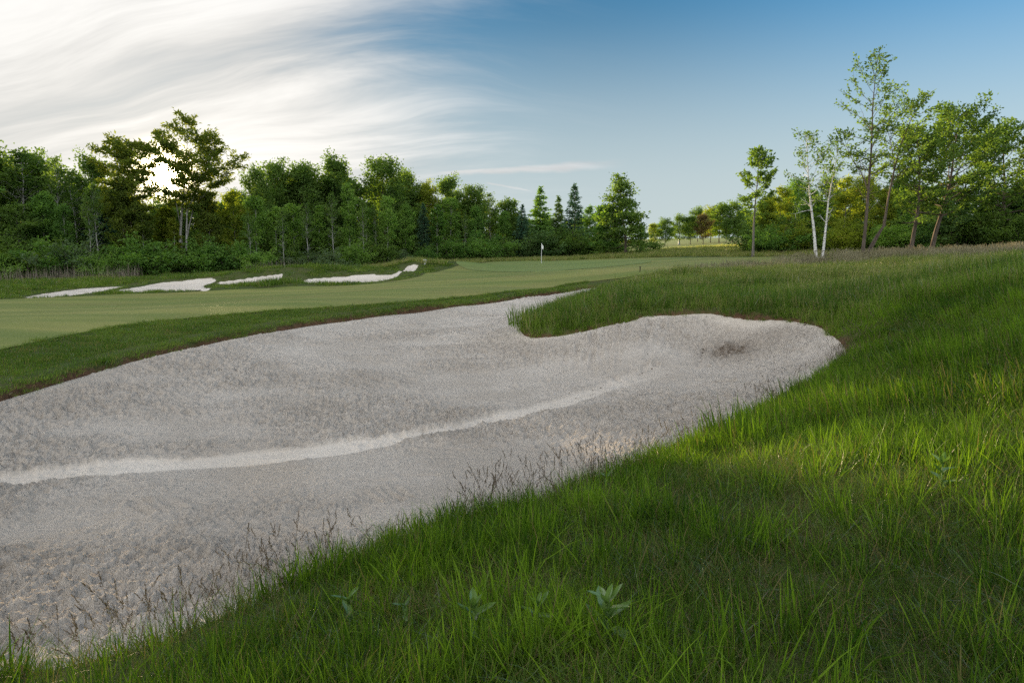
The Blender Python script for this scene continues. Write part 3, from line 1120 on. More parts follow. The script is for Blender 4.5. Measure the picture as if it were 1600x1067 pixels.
# light young poplars and birches with pale stems
for i, (cr_, bs) in enumerate(((1.25, .30), (1.6, .36), (1.05, .22))):
    proto(f'poplar{i}', grow(f'young_poplar_{i}', 40 + i, 10, bs, cr_, 30, 3400, .23, .085, 'oval', elev=(25, 65), ns=4, spread=.26, flat=.9, gap=.08), 'light', 'pale', 10)
for i, (cr_, bs) in enumerate(((1.9, .22), (2.2, .14))):
    proto(f'maple{i}', grow(f'understory_tree_{i}', 50 + i, 10, bs, cr_, 34, 6500, .25, .11, 'oval', elev=(5, 50), ns=6, spread=.30, flat=.5), 'mid', 'grey', 10)
for i in range(2):
    proto(f'bare{i}', grow(f'sparse_tree_{i}', 60 + i, 10, .48, 1.5, 22, 1100, .22, .095, 'oval', elev=(25, 70), ns=4, spread=.25, flat=.8, bare=16), 'dark', 'pale', 10)
for i in range(3):
    proto(f'shrub{i}', grow_shrub(f'shrub_{i}', 70 + i, 3.0, 1.9, 5200, .17, 12), ('mid', 'grey', 'light')[i], 'brown', 3)
for i in range(2):
    proto(f'spruce{i}', grow_conifer(f'spruce_{i}', 80 + i, 10, 2.2 - .3 * i, 44, .36, 30), 'spruce', 'brown', 10)
proto('cedar0', grow_conifer('cedar_0', 90, 10, 2.2, 46, .40, 32, .03, .12, -.1), 'cedar', 'brown', 10)
proto('far0', grow('far_tree_0', 95, 10, .18, 3.9, 30, 4600, .42, .16, 'round', ns=5, spread=.34, flat=.6), 'dark', 'brown', 10)
proto('far1', grow('far_tree_1', 96, 10, .20, 3.3, 28, 4200, .42, .14, 'oval', ns=5, spread=.34, flat=.6), 'dark', 'brown', 10)

MESHMAT = {}


def with_mat(mesh, mat):
    key = (mesh.name, mat.name)
    if key not in MESHMAT:
        if len(mesh.materials) == 0:
            m2 = mesh
        else:
            m2 = mesh.copy()
            m2.materials.clear()
        m2.materials.append(mat)
        MESHMAT[key] = m2
    return MESHMAT[key]


def place(key, name, u, Y, vtop, wide=1.0, label='', cat='tree', group=None, leafmat=None, barkmat=None, rz=None, sink=.08, H=None):
    w, l, lm, bm, h0 = PROTO[key]
    if leafmat:
        lm = LEAF[leafmat]
    if barkmat:
        bm = BARK[barkmat]
    x, _, ztop = py_(u, vtop, Y)
    zg = T1(x, Y) - sink
    hh = H if H else (ztop - zg)
    s = hh / h0
    rt = empty(name, (x, Y, zg), random.uniform(0, 6.28) if rz is None else rz)
    rt.scale = (s * wide, s * wide, s)
    tag(rt, label, cat, group)
    add_obj('stems' if cat == 'shrub' else 'trunk', with_mat(w, bm), None, rt)
    add_obj('needles' if key[:3] in ('spr', 'ced') else ('foliage' if cat == 'shrub' else 'crown'), with_mat(l, lm), None, rt)
    return rt


# ------------------------------------------------------------------ the forest on the left
FRONT_U = [-400, 0, 200, 400, 560, 700, 780, 940, 1000]
FRONT_Y = [47, 54, 57, 62, 71, 85, 93, 99, 102]


def fy(u, extra=0.0):
    return float(np.interp(u, FRONT_U, FRONT_Y)) + extra


def rows(table, group):
    for (key, name, u, ex_, vt, wd, lm, label) in table:
        place(key, name, u, fy(u, ex_), vt, wd, label, 'shrub' if key.startswith('shrub') else 'tree', group, lm)


BACK = [
    ('oak1', 'forest_tree', -12, 10, 238, 1.0, None, 'tall backlit tree cut by the left edge of the photo'),
    ('bare0', 'sparse_tree', 27, 9, 231, 1.7, None, 'tall open-crowned tree, second skyline crown from the left edge'),
    ('oak2', 'forest_tree', 58, 12, 250, .8, None, 'narrow dark tree right of the open-crowned tree at far left'),
    ('bare1', 'sparse_tree', 84, 8, 246, 1.0, None, 'slim twiggy tree with a bare spire rising left of the sun'),
    ('bare0', 'sparse_tree', 112, 10, 262, 1.2, None, 'thin twiggy tree standing lowest on the skyline left of the sun'),
    ('oak3', 'forest_tree', 140, 13, 258, .8, None, 'dark tree behind the pair of pale bare trunks'),
    ('oak1', 'forest_tree', 402, 9, 270, .75, None, 'small dark crown just right of the tallest forest tree'),
    ('oak2', 'forest_tree', 436, 12, 263, 1.0, None, 'dark round crown, first of the three joined crowns right of the sun'),
    ('oak0', 'forest_tree', 474, 11, 265, .85, None, 'dark round crown, middle of the three joined crowns right of the sun'),
    ('oak3', 'forest_tree', 522, 11, 258, 1.0, None, 'broad dark crown, last of the three joined crowns right of the sun'),
    ('oak0', 'forest_tree', 598, 10, 257, 1.0, None, 'big dark rounded tree standing alone on the skyline above the far bunkers'),
    ('oak1', 'forest_tree', 636, 13, 275, .85, None, 'dark tree leaning on the right flank of the big rounded tree'),
    ('oak2', 'forest_tree', 668, 11, 292, .75, 'yellow', 'olive tree glowing yellow where the skyline begins to drop'),
    ('oak3', 'forest_tree', 702, 10, 286, .95, None, 'dark tree above the low mounds, highest right of the big rounded one'),
    ('oak0', 'forest_tree', 738, 8, 297, .85, None, 'dark tree on the falling skyline above the round green bush'),
    ('bare1', 'sparse_tree', 766, 8, 303, 1.5, None, 'open lacy tree on the skyline left of the spruces'),
    ('far1', 'forest_tree', 793, 9, 318, .8, None, 'small ragged tree in the notch of the skyline left of the spruces'),
]
rows(BACK, 'tall trees of the forest edge')

MID = [
    ('maple0', 'understory_tree', -30, 5, 318, 1.2, None, 'leafy understory tree cut by the left edge of the photo'),
    ('maple1', 'understory_tree', 22, 4, 318, 1.3, 'dark', 'dense dark layered tree behind the reeds near the left edge'),
    ('maple0', 'understory_tree', 62, 5, 300, 1.1, None, 'mid-green tree rising behind the dark layered tree'),
    ('poplar1', 'young_poplar', 98, 4, 318, 1.0, 'mid', 'slender pale-topped tree left of the dark hollow in the forest'),
    ('spruce1', 'spruce_tree', 158, 9, 296, 1.5, None, 'dark spruce standing in the hollow behind the pale trunks'),
    ('bare1', 'sparse_tree', 134, 2, 300, .8, None, 'left one of the two pale bare trunks in the dark hollow'),
    ('bare0', 'sparse_tree', 145, 2, 284, .8, None, 'right one of the two pale bare trunks in the dark hollow'),
    ('maple1', 'understory_tree', 188, 4, 276, .95, 'olive', 'leafy green tree under the flat feathery crown left of the sun'),
    ('poplar0', 'young_poplar', 222, 3, 318, 1.4, 'olive', 'light green sapling below and left of the sun'),
    ('maple0', 'understory_tree', 255, 6, 322, 1.1, 'yellow', 'olive young tree directly below the sun'),
    ('poplar2', 'young_poplar', 270, 4, 338, 1.6, 'yellow', 'small yellowish sapling left of the pale double trunk under the sun'),
    ('maple0', 'understory_tree', 322, 4, 300, 1.0, 'olive', 'green tree right of the pale double trunk under the sun'),
    ('maple1', 'understory_tree', 362, 5, 298, .9, 'yellow', 'yellow-green tree below the right flank of the tallest crown'),
    ('poplar1', 'young_poplar', 395, 3, 306, 1.4, None, 'bright light-green poplar right of the tallest crown'),
    ('poplar0', 'young_poplar', 428, 3, 322, 1.4, None, 'light poplar above the pale dead reeds'),
    ('poplar1', 'young_poplar', 455, 6, 318, 1.4, 'light', 'leafy tree just right of the light poplar above the dead reeds'),
    ('bare1', 'sparse_tree', 478, 0, 318, .9, None, 'grey-stemmed sapling behind the grey-green willow bush'),
    ('poplar2', 'young_poplar', 497, 5, 318, 1.4, 'light', 'slim tree with pale twin stems above the grey-green willow bush'),
    ('bare0', 'sparse_tree', 518, 0, 300, .8, None, 'white-stemmed tree leaning right above the grey-green willow bush'),
    ('poplar0', 'young_poplar', 542, 2, 284, 1.0, None, 'tall narrow light-green poplar in the gap between the dark crowns'),
    ('poplar1', 'young_poplar', 570, 3, 322, 1.1, None, 'light poplar with leaning pale stem below the big rounded tree'),
    ('poplar1', 'young_poplar', 604, -1, 306, 1.1, None, 'tall poplar with a straight white trunk below the big rounded tree'),
    ('maple0', 'understory_tree', 634, 4, 318, 1.0, 'light', 'mid-green tree right of the white poplar trunk'),
    ('spruce0', 'spruce_tree', 661, 6, 320, .9, None, 'dark narrow spruce among leafy trees left of the round bush'),
    ('poplar0', 'young_poplar', 682, 3, 318, 1.4, 'mid', 'spindly light tree just right of the dark narrow spruce'),
    ('poplar1', 'young_poplar', 704, 4, 308, 1.3, None, 'light-green tree with yellowish tips above the mounds'),
    ('maple1', 'understory_tree', 742, 5, 322, .9, 'mid', 'drooping green tree with pale stems above the round bush'),
    ('maple0', 'understory_tree', 786, 4, 330, 1.0, None, 'green tree filling the gap left of the spruce group'),
    ('spruce0', 'spruce_tree', 816, 2, 322, 1.0, None, 'dark spruce, leftmost of the group behind the flag'),
    ('cedar0', 'cedar_tree', 845, 5, 294, 1.15, 'mid', 'tallest broad green conifer of the group behind the flag'),
    ('cedar0', 'cedar_tree', 872, 7, 308, .9, 'cedar', 'feathery green conifer between the broad one and the spired spruce'),
    ('spruce1', 'spruce_tree', 898, 4, 290, 1.15, None, 'dark spruce with a sharp spire behind the green'),
    ('maple1', 'understory_tree', 922, 6, 322, .85, 'mid', 'green leafy tree right of the sharp-spired spruce'),
    ('cedar0', 'cedar_tree', 940, 8, 330, 1.0, 'cedar', 'dark conifer half hidden behind the tall maple beyond the green'),
]
MID += [
    ('bare0', 'sparse_tree', 566, 0, 312, .8, None, 'thin white-stemmed tree just right of the bright narrow poplar'),
    ('bare1', 'sparse_tree', 586, 1, 322, .8, None, 'thin white-stemmed tree left of the straight white poplar trunk'),
    ('bare1', 'sparse_tree', 726, 1, 330, .8, None, 'thin pale stem rising left of the large round bush'),
    ('bare0', 'sparse_tree', 440, 0, 326, .8, None, 'thin pale stem rising behind the dead reeds'),
    ('bare1', 'sparse_tree', 388, 0, 330, .8, None, 'thin pale stem left of the dead reeds'),
]
rows(MID, 'young trees along the forest edge')

LOW = [
    ('shrub2', 'shrub', -2, 0, 387, 1.1, None, 'light green bush at the left edge behind the reeds'),
    ('shrub0', 'shrub', 34, 2, 375, 1.6, 'dark', 'dark layered bush behind the reeds, second from the left edge'),
    ('shrub0', 'shrub', 76, 1, 383, 1.5, None, 'deep green bush below the slender pale-topped tree'),
    ('shrub1', 'shrub', 114, 1, 375, 1.3, None, 'grey-green bush below the dark hollow'),
    ('shrub2', 'shrub', 146, 0, 395, 1.2, None, 'small light bush in front of the pale bare trunks'),
    ('shrub1', 'shrub', 180, 1, 385, 1.4, 'mid', 'olive bush left below the sun'),
    ('shrub0', 'shrub', 222, 1, 377, 1.5, None, 'leafy green bush directly below the sun rays'),
    ('shrub0', 'shrub', 262, 2, 393, 1.4, 'dark', 'dark bush at the foot of the pale double trunk'),
    ('shrub0', 'shrub', 318, 1, 383, 1.5, 'mid', 'dense bush right of the pale double trunk'),
    ('shrub2', 'shrub', 366, 1, 375, 1.4, 'mid', 'tall rounded bush left of the light poplars'),
    ('shrub2', 'shrub', 402, -1, 391, 1.2, 'light', 'yellowish light bush just left of the dead reeds'),
    ('shrub0', 'shrub', 448, 2, 387, 1.5, 'dark', 'dark bush behind the pale dead reeds'),
    ('shrub1', 'shrub', 508, -2, 389, 2.0, None, 'big rounded grey-green willow bush before the forest'),
    ('shrub2', 'shrub', 550, 0, 377, 1.3, None, 'bright green bush right of the grey-green willow bush'),
    ('shrub0', 'shrub', 588, 0, 379, 1.6, 'dark', 'dark green bush below the white poplar trunk'),
    ('shrub1', 'shrub', 624, -1, 391, 1.9, None, 'low dull willow bush above the rightmost far bunker'),
    ('shrub2', 'shrub', 664, 0, 385, 1.3, 'mid', 'mid-green bush at the foot of the dark narrow spruce'),
    ('shrub0', 'shrub', 704, 0, 375, 1.5, None, 'leafy bush left of the round one behind the mounds'),
    ('shrub1', 'shrub', 752, -2, 361, 1.3, 'mid', 'large round green bush behind the mounds left of the flag'),
    ('shrub0', 'shrub', 794, 0, 377, 1.4, 'dark', 'dark bush between the round bush and the spruces'),
    ('shrub0', 'shrub', 846, 0, 361, 1.5, 'cedar', 'dark green thicket right behind the flag'),
    ('shrub0', 'shrub', 884, 1, 359, 1.4, 'dark', 'dark thicket right of the flag below the spired spruce'),
    ('shrub1', 'shrub', 918, 0, 371, 1.3, 'dark', 'low dark bush at the right end of the forest edge'),
]
rows(LOW, 'bushes along the forest foot')

skyU = [-400, -60, 0, 60, 130, 170, 230, 290, 340, 400, 470, 540, 600, 650, 720, 790, 830, 900, 960]
skyV = [235, 240, 262, 285, 300, 305, 318, 318, 310, 300, 288, 285, 290, 305, 312, 335, 340, 345, 350]
k = 0
for row, dep in enumerate((15, 21)):
    for u in range(-10, 940, 44):
        uu = u + random.uniform(-12, 12) + row * 20
        vt = float(np.interp(uu, skyU, skyV)) + random.uniform(-3, 16)
        place(('oak1', 'far0', 'oak2', 'maple1', 'far1')[k % 5], 'forest_tree', uu, fy(uu, dep + random.uniform(-2, 2)), vt, 1.1,
              'dark tree deep in the forest, mostly hidden by the trees before it', 'tree', 'trees deep in the forest', 'dark')
        k += 1
for row, dep in enumerate((9, 14)):
    for u in range(-60, 950, 40):
        uu = u + random.uniform(-10, 10) + row * 17
        place(f'shrub{k % 2}', 'shrub', uu, fy(uu, dep + random.uniform(-1, 1)), 364 + random.uniform(-16, 12), 1.4,
              'dark undergrowth bush inside the forest behind the front bushes', 'shrub', 'undergrowth inside the forest', 'dark')
        k += 1
for u in range(-420, -40, 48):
    place(('oak0', 'maple1', 'oak3')[k % 3], 'forest_tree', u, fy(u, 6 + random.uniform(-2, 5)), 240 + random.uniform(-10, 20), 1.1,
          'forest tree beyond the left edge of the photo', 'tree', 'forest trees left of the frame')
    k += 1


# ------------------------------------------------------------------ the two big feathery trees by the sun
def custom(name, root, wood, leaves, lm, bm, label, group=None, parts=None):
    rt = empty(name, root)
    tag(rt, label, 'tree', group)
    add_obj('trunk', wood, BARK[bm], rt)
    add_obj('crown', leaves, LEAF[lm], rt)
    return rt


def local_path(pts, Y, wander=.15, seed=0):
    r = np.random.default_rng(seed)
    x, y, _ = py_(pts[0][0], pts[0][1], Y)
    root = np.array([x, Y, T1(x, Y) - .06])
    out = []
    for i, (u, v) in enumerate(pts):
        yy = Y + (0 if i == 0 else r.normal() * wander)
        q = np.array(py_(u, v, yy))
        out.append(q - root)
    out[0] = np.zeros(3)
    return root, np.array(out)


def cut_gap(mesh, root, uv, Y, rad):
    """thin the leaves around one spot of a crown"""
    c = np.array(py_(uv[0], uv[1], Y)) - root
    n = len(mesh.vertices)
    co = np.empty(n * 3, np.float32); mesh.vertices.foreach_get('co', co)
    co = co.reshape(-1, 4, 3)
    ti = np.empty(len(co), np.float32); mesh.attributes['tint'].data.foreach_get('value', ti)
    d = (co[:, 0] - c) / np.array(rad)
    keep = (d ** 2).sum(1) > np.random.default_rng(1).uniform(.55, 1.3, len(co))
    co = co[keep]
    m2 = new_mesh(mesh.name + '_open', co.reshape(-1, 3), np.arange(len(co) * 4).reshape(-1, 4), attrs={'tint': ('FACE', ti[keep])})
    return m2


Ys = 63.0
root, pa = local_path([(287, 432), (281, 380), (284, 330), (290, 270), (294, 190)], Ys, .3, 1)
_, pb = local_path([(292, 432), (296, 390), (297, 330), (325, 270), (345, 224)], Ys, .5, 2)
_, pc = local_path([(287, 432), (283, 360), (272, 300), (258, 240), (250, 206)], Ys, .5, 3)
_, pd = local_path([(292, 432), (297, 370), (308, 320), (350, 280), (384, 252)], Ys, .5, 6)
w, l = grow('feathery_tree_a', 201, 13, ns=6, np_=84, leaves=13000, leaf=.30, spread=.17, flat=.42, width=.42, elev=(2, 48), leaf_up=.35, shape='round', up=.25,
            stems=[(pa, .17, .42, 2.7, 1.2), (pb, .12, .46, 2.7, 1.0), (pc, .08, .45, 2.0, .8), (pd, .10, .50, 2.2, .8)], leaf_droop=.1)
l = cut_gap(l, root, (258, 271), Ys, (1.2, 9, 1.0))
custom('feathery_tree', root, w, l, 'olive', 'pale', 'tallest forest tree with feathery layered crown just right of the sun', 'feathery trees beside the sun')
root, pa = local_path([(196, 434), (198, 370), (190, 300), (176, 224)], Ys - 1, .3, 4)
_, pb = local_path([(196, 434), (204, 350), (212, 290), (226, 226)], Ys - 1, .4, 5)
w, l = grow('feathery_tree_b', 202, 12, ns=6, np_=66, leaves=10500, leaf=.30, spread=.17, flat=.42, width=.42, elev=(2, 45), leaf_up=.35, shape='round', up=.2,
            stems=[(pa, .15, .40, 2.5, 1.0), (pb, .1, .40, 2.5, .9)], leaf_droop=.1)
l = cut_gap(l, root, (258, 271), Ys - 1, (1.2, 9, 1.0))
custom('feathery_tree', root, w, l, 'olive', 'brown', 'broad feathery tree just left of the sun', 'feathery trees beside the sun')


# ------------------------------------------------------------------ the tall maple and the far trees beyond the green
root, pa = local_path([(978, 399), (977, 370), (972, 330), (966, 272)], 90, .3, 7)
w, l = grow('maple_a', 210, 11, ns=7, np_=40, leaves=7800, leaf=.34, spread=.26, flat=.45, elev=(-14, 55), leaf_up=.25, shape='cone', base=.10, cr=4.3, tr=.2, path=pa, droop=.25)
custom('maple_tree', root, w, l, 'dark', 'brown', 'tall dark maple with drooping skirt standing alone beyond the green')
root, pa = local_path([(951, 400), (950, 380), (951, 352), (949, 326)], 93, .2, 8)
w, l = grow('maple_b', 211, 7, ns=6, np_=30, leaves=4200, leaf=.34, spread=.26, flat=.45, elev=(-8, 50), leaf_up=.25, shape='oval', base=.16, cr=2.3, tr=.14, path=pa, droop=.2)
custom('maple_tree', root, w, l, 'mid', 'brown', 'shorter dark maple just left of the tall drooping one')

FAR = [
    ('far1', 1022, 133, 352, 1.0, 'yellow', 'thin far tree at the left end of the distant clump'),
    ('far0', 1040, 130, 346, .9, 'dark', 'far dark tree, second from the left in the distant clump'),
    ('far0', 1062, 132, 341, .9, 'dark', 'far dark tree, third from the left in the distant clump'),
    ('far1', 1080, 131, 341, 1.0, 'dark', 'dull dark far tree just left of the rust-brown one'),
    ('far1', 1100, 129, 338, 1.0, 'rust', 'rust-brown far tree in the middle of the distant clump'),
    ('far0', 1092, 150, 330, .8, 'dark', 'dark far tree behind the rust-brown one'),
    ('far0', 1112, 138, 329, .8, 'yellow', 'sunlit yellow-green far tree right of the rust-brown one'),
    ('far1', 1126, 133, 323, 1.1, 'dark', 'tallest left tree of the distant clump with a pale trunk'),
    ('far0', 1147, 134, 322, .9, 'dark', 'tallest right tree of the distant clump'),
    ('far1', 1162, 136, 331, 1.1, 'mid', 'green far tree at the right end of the distant clump'),
    ('far1', 1136, 131, 344, .9, 'dark', 'low dark far tree in front of the two tallest distant ones'),
    ('far1', 1153, 132, 346, .9, 'dark', 'low dark far tree beside the right end of the distant clump'),
    ('far0', 1184, 150, 334, 1.0, 'dark', 'far tree behind the slender lone tree'),
]
for key, u, Y, vt, wd, lm, label in FAR:
    place(key, 'far_tree', u, Y, vt, wd * 1.05, label, 'tree', 'distant trees across the far fairway', lm)
for i, u in enumerate(range(985, 1330, 22)):
    place(('far0', 'far1')[i % 2], 'far_tree', u + random.uniform(-6, 6), 265 + random.uniform(-10, 25), 352 + random.uniform(-6, 6), 1.3,
          'hazy tree in the farthest row beyond the distant fairway', 'tree', 'farthest tree row', 'mid')


# ------------------------------------------------------------------ right-hand trees
def lone(name, seed, stems_px, Y, lm, bm, label, **kw):
    stems = []
    root = None
    for i, (pts, tr, bs, cr_, share) in enumerate(stems_px):
        rt, p = local_path(pts, Y, .12, seed + i)
        if root is None:
            root = rt
        stems.append((p, tr, bs, cr_, share))
    limbs = []
    w, l = grow(name + str(seed), seed, stems=stems, split=limbs, **kw)
    rt = custom(name, root, w, l, lm, bm, label)
    trunk = [c for c in rt.children if c.name.startswith('trunk')][0]
    for m_ in limbs:
        add_obj('branch', m_, BARK[bm], trunk)
    return rt


lone('slender_tree', 301, [([(1177, 393), (1178, 350), (1180, 320), (1184, 280), (1188, 236)], .13, .38, 2.0, 1)], 62, 'dark', 'grey',
     'slender lone tree with a bare straight trunk left of the birches', np_=26, leaves=2600, leaf=.26, ns=5, spread=.14, flat=.4, elev=(5, 50), leaf_up=.3, shape='oval')
lone('birch_tree', 302, [([(1276, 404), (1272, 360), (1266, 310), (1263, 270), (1260, 212)], .115, .42, 1.7, 1)], 44, 'dark', 'birch',
     'white-trunked birch leaning left, left one of the pair', np_=26, leaves=950, leaf=.17, ns=5, spread=.10, flat=.6, elev=(15, 60), shape='oval', bare=6)
lone('birch_tree', 303, [([(1285, 404), (1290, 360), (1295, 310), (1303, 270), (1310, 232)], .10, .50, 1.25, 1)], 44, 'dark', 'birch',
     'white-trunked birch leaning right, right one of the pair', np_=18, leaves=480, leaf=.17, ns=4, spread=.10, flat=.6, elev=(15, 60), shape='oval', bare=9)
lone('tall_tree', 304, [([(1347, 404), (1352, 360), (1357, 300), (1362, 230), (1364, 160), (1372, 86)], .12, .42, 2.2, 1.2),
                        ([(1347, 404), (1354, 340), (1358, 300), (1345, 268), (1330, 248), (1318, 212)], .09, .62, 1.7, .5)], 42, 'dark', 'brown',
     'tallest slim tree at right with sparse sunlit crown', np_=46, leaves=2300, leaf=.17, ns=5, spread=.10, flat=.55, elev=(10, 55), shape='oval', bare=9)
lone('leaning_tree', 305, [([(1352, 404), (1362, 380), (1382, 352), (1388, 310), (1400, 255), (1408, 225), (1424, 185), (1452, 148)], .10, .50, 1.8, 1.0),
                           ([(1352, 404), (1380, 355), (1388, 310), (1398, 260), (1394, 230), (1386, 200), (1392, 168)], .07, .62, 1.5, .6)], 42.6, 'dark', 'brown',
     'dark curved tree leaning right beside the tallest slim one', np_=44, leaves=2200, leaf=.17, ns=5, spread=.10, flat=.55, elev=(8, 50), shape='oval', bare=6)
lone('maple_tree', 306, [([(1423, 390), (1429, 360), (1436, 320), (1438, 260), (1432, 208)], .17, .26, 2.7, 1)], 49, 'dark', 'brown',
     'maple with leaning grey trunk, left one of the two at right', np_=40, leaves=5200, leaf=.22, ns=6, spread=.15, flat=.3, elev=(0, 50), leaf_up=.4, shape='oval')
lone('maple_tree', 307, [([(1455, 390), (1463, 360), (1476, 320), (1486, 280), (1492, 230), (1500, 186)], .19, .28, 3.6, 1)], 50, 'dark', 'brown',
     'broad sunlit maple with leaning trunk, right one of the two', np_=54, leaves=9500, leaf=.22, ns=7, spread=.16, flat=.3, elev=(0, 50), leaf_up=.4, shape='round')
lone('dark_tree', 308, [([(1566, 388), (1568, 340), (1570, 280), (1566, 210)], .2, .22, 3.4, 1)], 54, 'dark', 'brown',
     'dark rounded tree at the right edge behind the broad maple', np_=44, leaves=8500, leaf=.24, ns=7, spread=.18, flat=.3, elev=(0, 50), leaf_up=.4, shape='round')

HEDGE = [
    ('maple0', 'hedgerow_tree', 1200, 70, 312, 1.2, 'yellow', 'low yellow-green tree at the left end of the right-hand wood'),
    ('maple1', 'hedgerow_tree', 1222, 72, 292, 1.1, 'yellow', 'sunlit tree behind and left of the birches'),
    ('oak0', 'hedgerow_tree', 1246, 78, 286, .8, 'mid', 'green tree directly behind the left birch'),
    ('maple0', 'hedgerow_tree', 1272, 70, 296, 1.2, 'mid', 'dark-green tree behind the right birch'),
    ('oak1', 'hedgerow_tree', 1298, 76, 282, .9, 'dark', 'dark tree right of the birch tops'),
    ('maple1', 'hedgerow_tree', 1325, 68, 276, 1.0, 'yellow', 'golden sunlit tree between the birches and the tallest slim tree'),
    ('oak0', 'hedgerow_tree', 1352, 72, 282, .9, 'yellow', 'golden tree directly behind the tallest slim tree'),
    ('maple0', 'hedgerow_tree', 1384, 64, 292, 1.1, 'yellow', 'brightest yellow tree behind the curved leaning tree'),
    ('oak2', 'hedgerow_tree', 1412, 68, 284, 1.1, 'mid', 'green tree behind the left maple trunk'),
    ('maple1', 'hedgerow_tree', 1448, 62, 290, 1.2, 'mid', 'leafy tree between the two leaning maple trunks'),
    ('cedar0', 'cedar_tree', 1500, 60, 296, 1.7, 'cedar', 'broad dark cedar behind the broad maple'),
    ('cedar0', 'cedar_tree', 1548, 58, 288, 1.7, 'cedar', 'dark cedar left of the right edge, above the purple grass'),
    ('cedar0', 'cedar_tree', 1596, 57, 280, 1.8, 'cedar', 'dark cedar cut by the right edge of the photo'),
    ('oak0', 'hedgerow_tree', 1650, 60, 250, 1.1, 'dark', 'dark tree beyond the right edge of the photo'),
    ('oak1', 'hedgerow_tree', 1720, 60, 250, 1.1, 'dark', 'second dark tree beyond the right edge'),
]
for key, name, u, Y, vt, wd, lm, label in HEDGE:
    place(key, name, u, Y, vt, wd, label, 'tree', 'trees of the right-hand wood', lm)
for i, (u, Y, vt, wd, lm, label) in enumerate([
    (1190, 67, 362, 1.3, 'mid', 'dark green bush at the foot of the slender lone tree'),
    (1214, 66, 352, 1.3, 'mid', 'round green bush left of the birch trunks'),
    (1240, 66, 350, 1.4, 'yellow', 'brownish bush just left of the birch trunks'),
    (1300, 64, 356, 1.4, 'dark', 'dark bush right of the birch trunks'),
    (1330, 60, 350, 1.3, 'yellow', 'bright bush just left of the tallest trunk'),
    (1380, 58, 352, 1.3, 'light', 'light green bush right of the two dark trunks'),
    (1408, 57, 348, 1.4, 'light', 'bright green layered bush left of the maple trunks'),
    (1442, 56, 356, 1.3, 'mid', 'green bush between the two maple trunks'),
    (1484, 56, 330, 1.4, 'cedar', 'dense dark bush right of the maple trunks'),
    (1520, 55, 336, 1.6, 'dark', 'dense olive bush above the purple grass'),
    (1566, 54, 330, 1.6, 'dark', 'dark bush near the right edge above the purple grass'),
    (1600, 53, 340, 1.6, 'dark', 'dark bush cut by the right edge'),
]):
    place(f'shrub{i % 2}', 'shrub', u, Y, vt, wd, label, 'shrub', 'bushes of the right-hand wood', lm)
for i in range(16):
    u = 1195 + i * 26 + random.uniform(-8, 8)
    place(f'shrub{i % 2}', 'shrub', u, 70 + random.uniform(-1, 3), 345 + random.uniform(-10, 8), 1.5,
          'dark undergrowth bush inside the right-hand wood', 'shrub', 'undergrowth inside the right-hand wood', 'dark')
for i in range(12):
    u = 1195 + i * 40 + random.uniform(-10, 10)
    place(('oak1', 'far0', 'maple1')[i % 3], 'hedgerow_tree', u, 84 + random.uniform(-3, 8), 302 - .03 * (u - 1195) + random.uniform(0, 12), 1.2,
          'dark tree deep in the right-hand wood, mostly hidden', 'tree', 'trees deep in the right-hand wood', 'dark')


# ------------------------------------------------------------------ grass
GRASS_SRC = bpy.data.collections.new('grass_sources')      # clump meshes, not part of the scene itself


def clump_mesh(name, seed, n=24, h=.24, hv=.45, w=.005, rad=.07, lean=.35, curve=.5, two=True, dirbias=(0, 0)):
    r = np.random.default_rng(seed)
    a = r.uniform(0, 6.283, n)
    p = np.column_stack([np.cos(a), np.sin(a), np.zeros(n)]) * (rad * np.sqrt(r.random(n)))[:, None]
    p[:, 2] = -.015
    H = h * r.uniform(1 - hv, 1 + hv * .6, n)
    az = a + r.normal(size=n) * .9
    ln = np.abs(r.normal(size=n)) * lean
    dh = np.column_stack([np.cos(az), np.sin(az)]) * ln[:, None] + np.array(dirbias) * r.uniform(.5, 1.3, n)[:, None]
    cv = curve * r.uniform(.2, 1.3, n)
    fa = r.uniform(0, 6.283, n)
    s = np.column_stack([np.cos(fa), np.sin(fa), np.zeros(n)])
    W = w * r.uniform(.6, 1.4, n)
    ts = (0, .4, .75, 1.0) if two else (0, .55, 1.0)
    wd = (1.0, .9, .55, 0) if two else (1.0, .75, 0)
    cen = []
    for t in ts:
        q = p.copy()
        q[:, :2] += dh * (H * (t * .6 + cv * t * t))[:, None]
        q[:, 2] += H * (t - .38 * cv * ln * 1.8 * t * t)
        cen.append(q)
    rowsv = []
    for q, k in zip(cen[:-1], wd[:-1]):
        rowsv += [q - s * (W * k * .5)[:, None], q + s * (W * k * .5)[:, None]]
    rowsv.append(cen[-1])
    V = np.stack(rowsv, 1)
    m_ = V.shape[1]
    idx = np.arange(n)[:, None] * m_
    quads = [idx + np.array([2 * k, 2 * k + 1, 2 * k + 3, 2 * k + 2]) for k in range(len(ts) - 2)]
    L = 2 * (len(ts) - 2)
    tri = idx + np.array([L, L + 1, L + 2])
    ti = r.random(n)
    return new_mesh(name, V.reshape(-1, 3), [np.vstack(quads), tri], attrs={'tint': ('FACE', np.concatenate([ti] * (len(ts) - 1)))}, smooth=False)


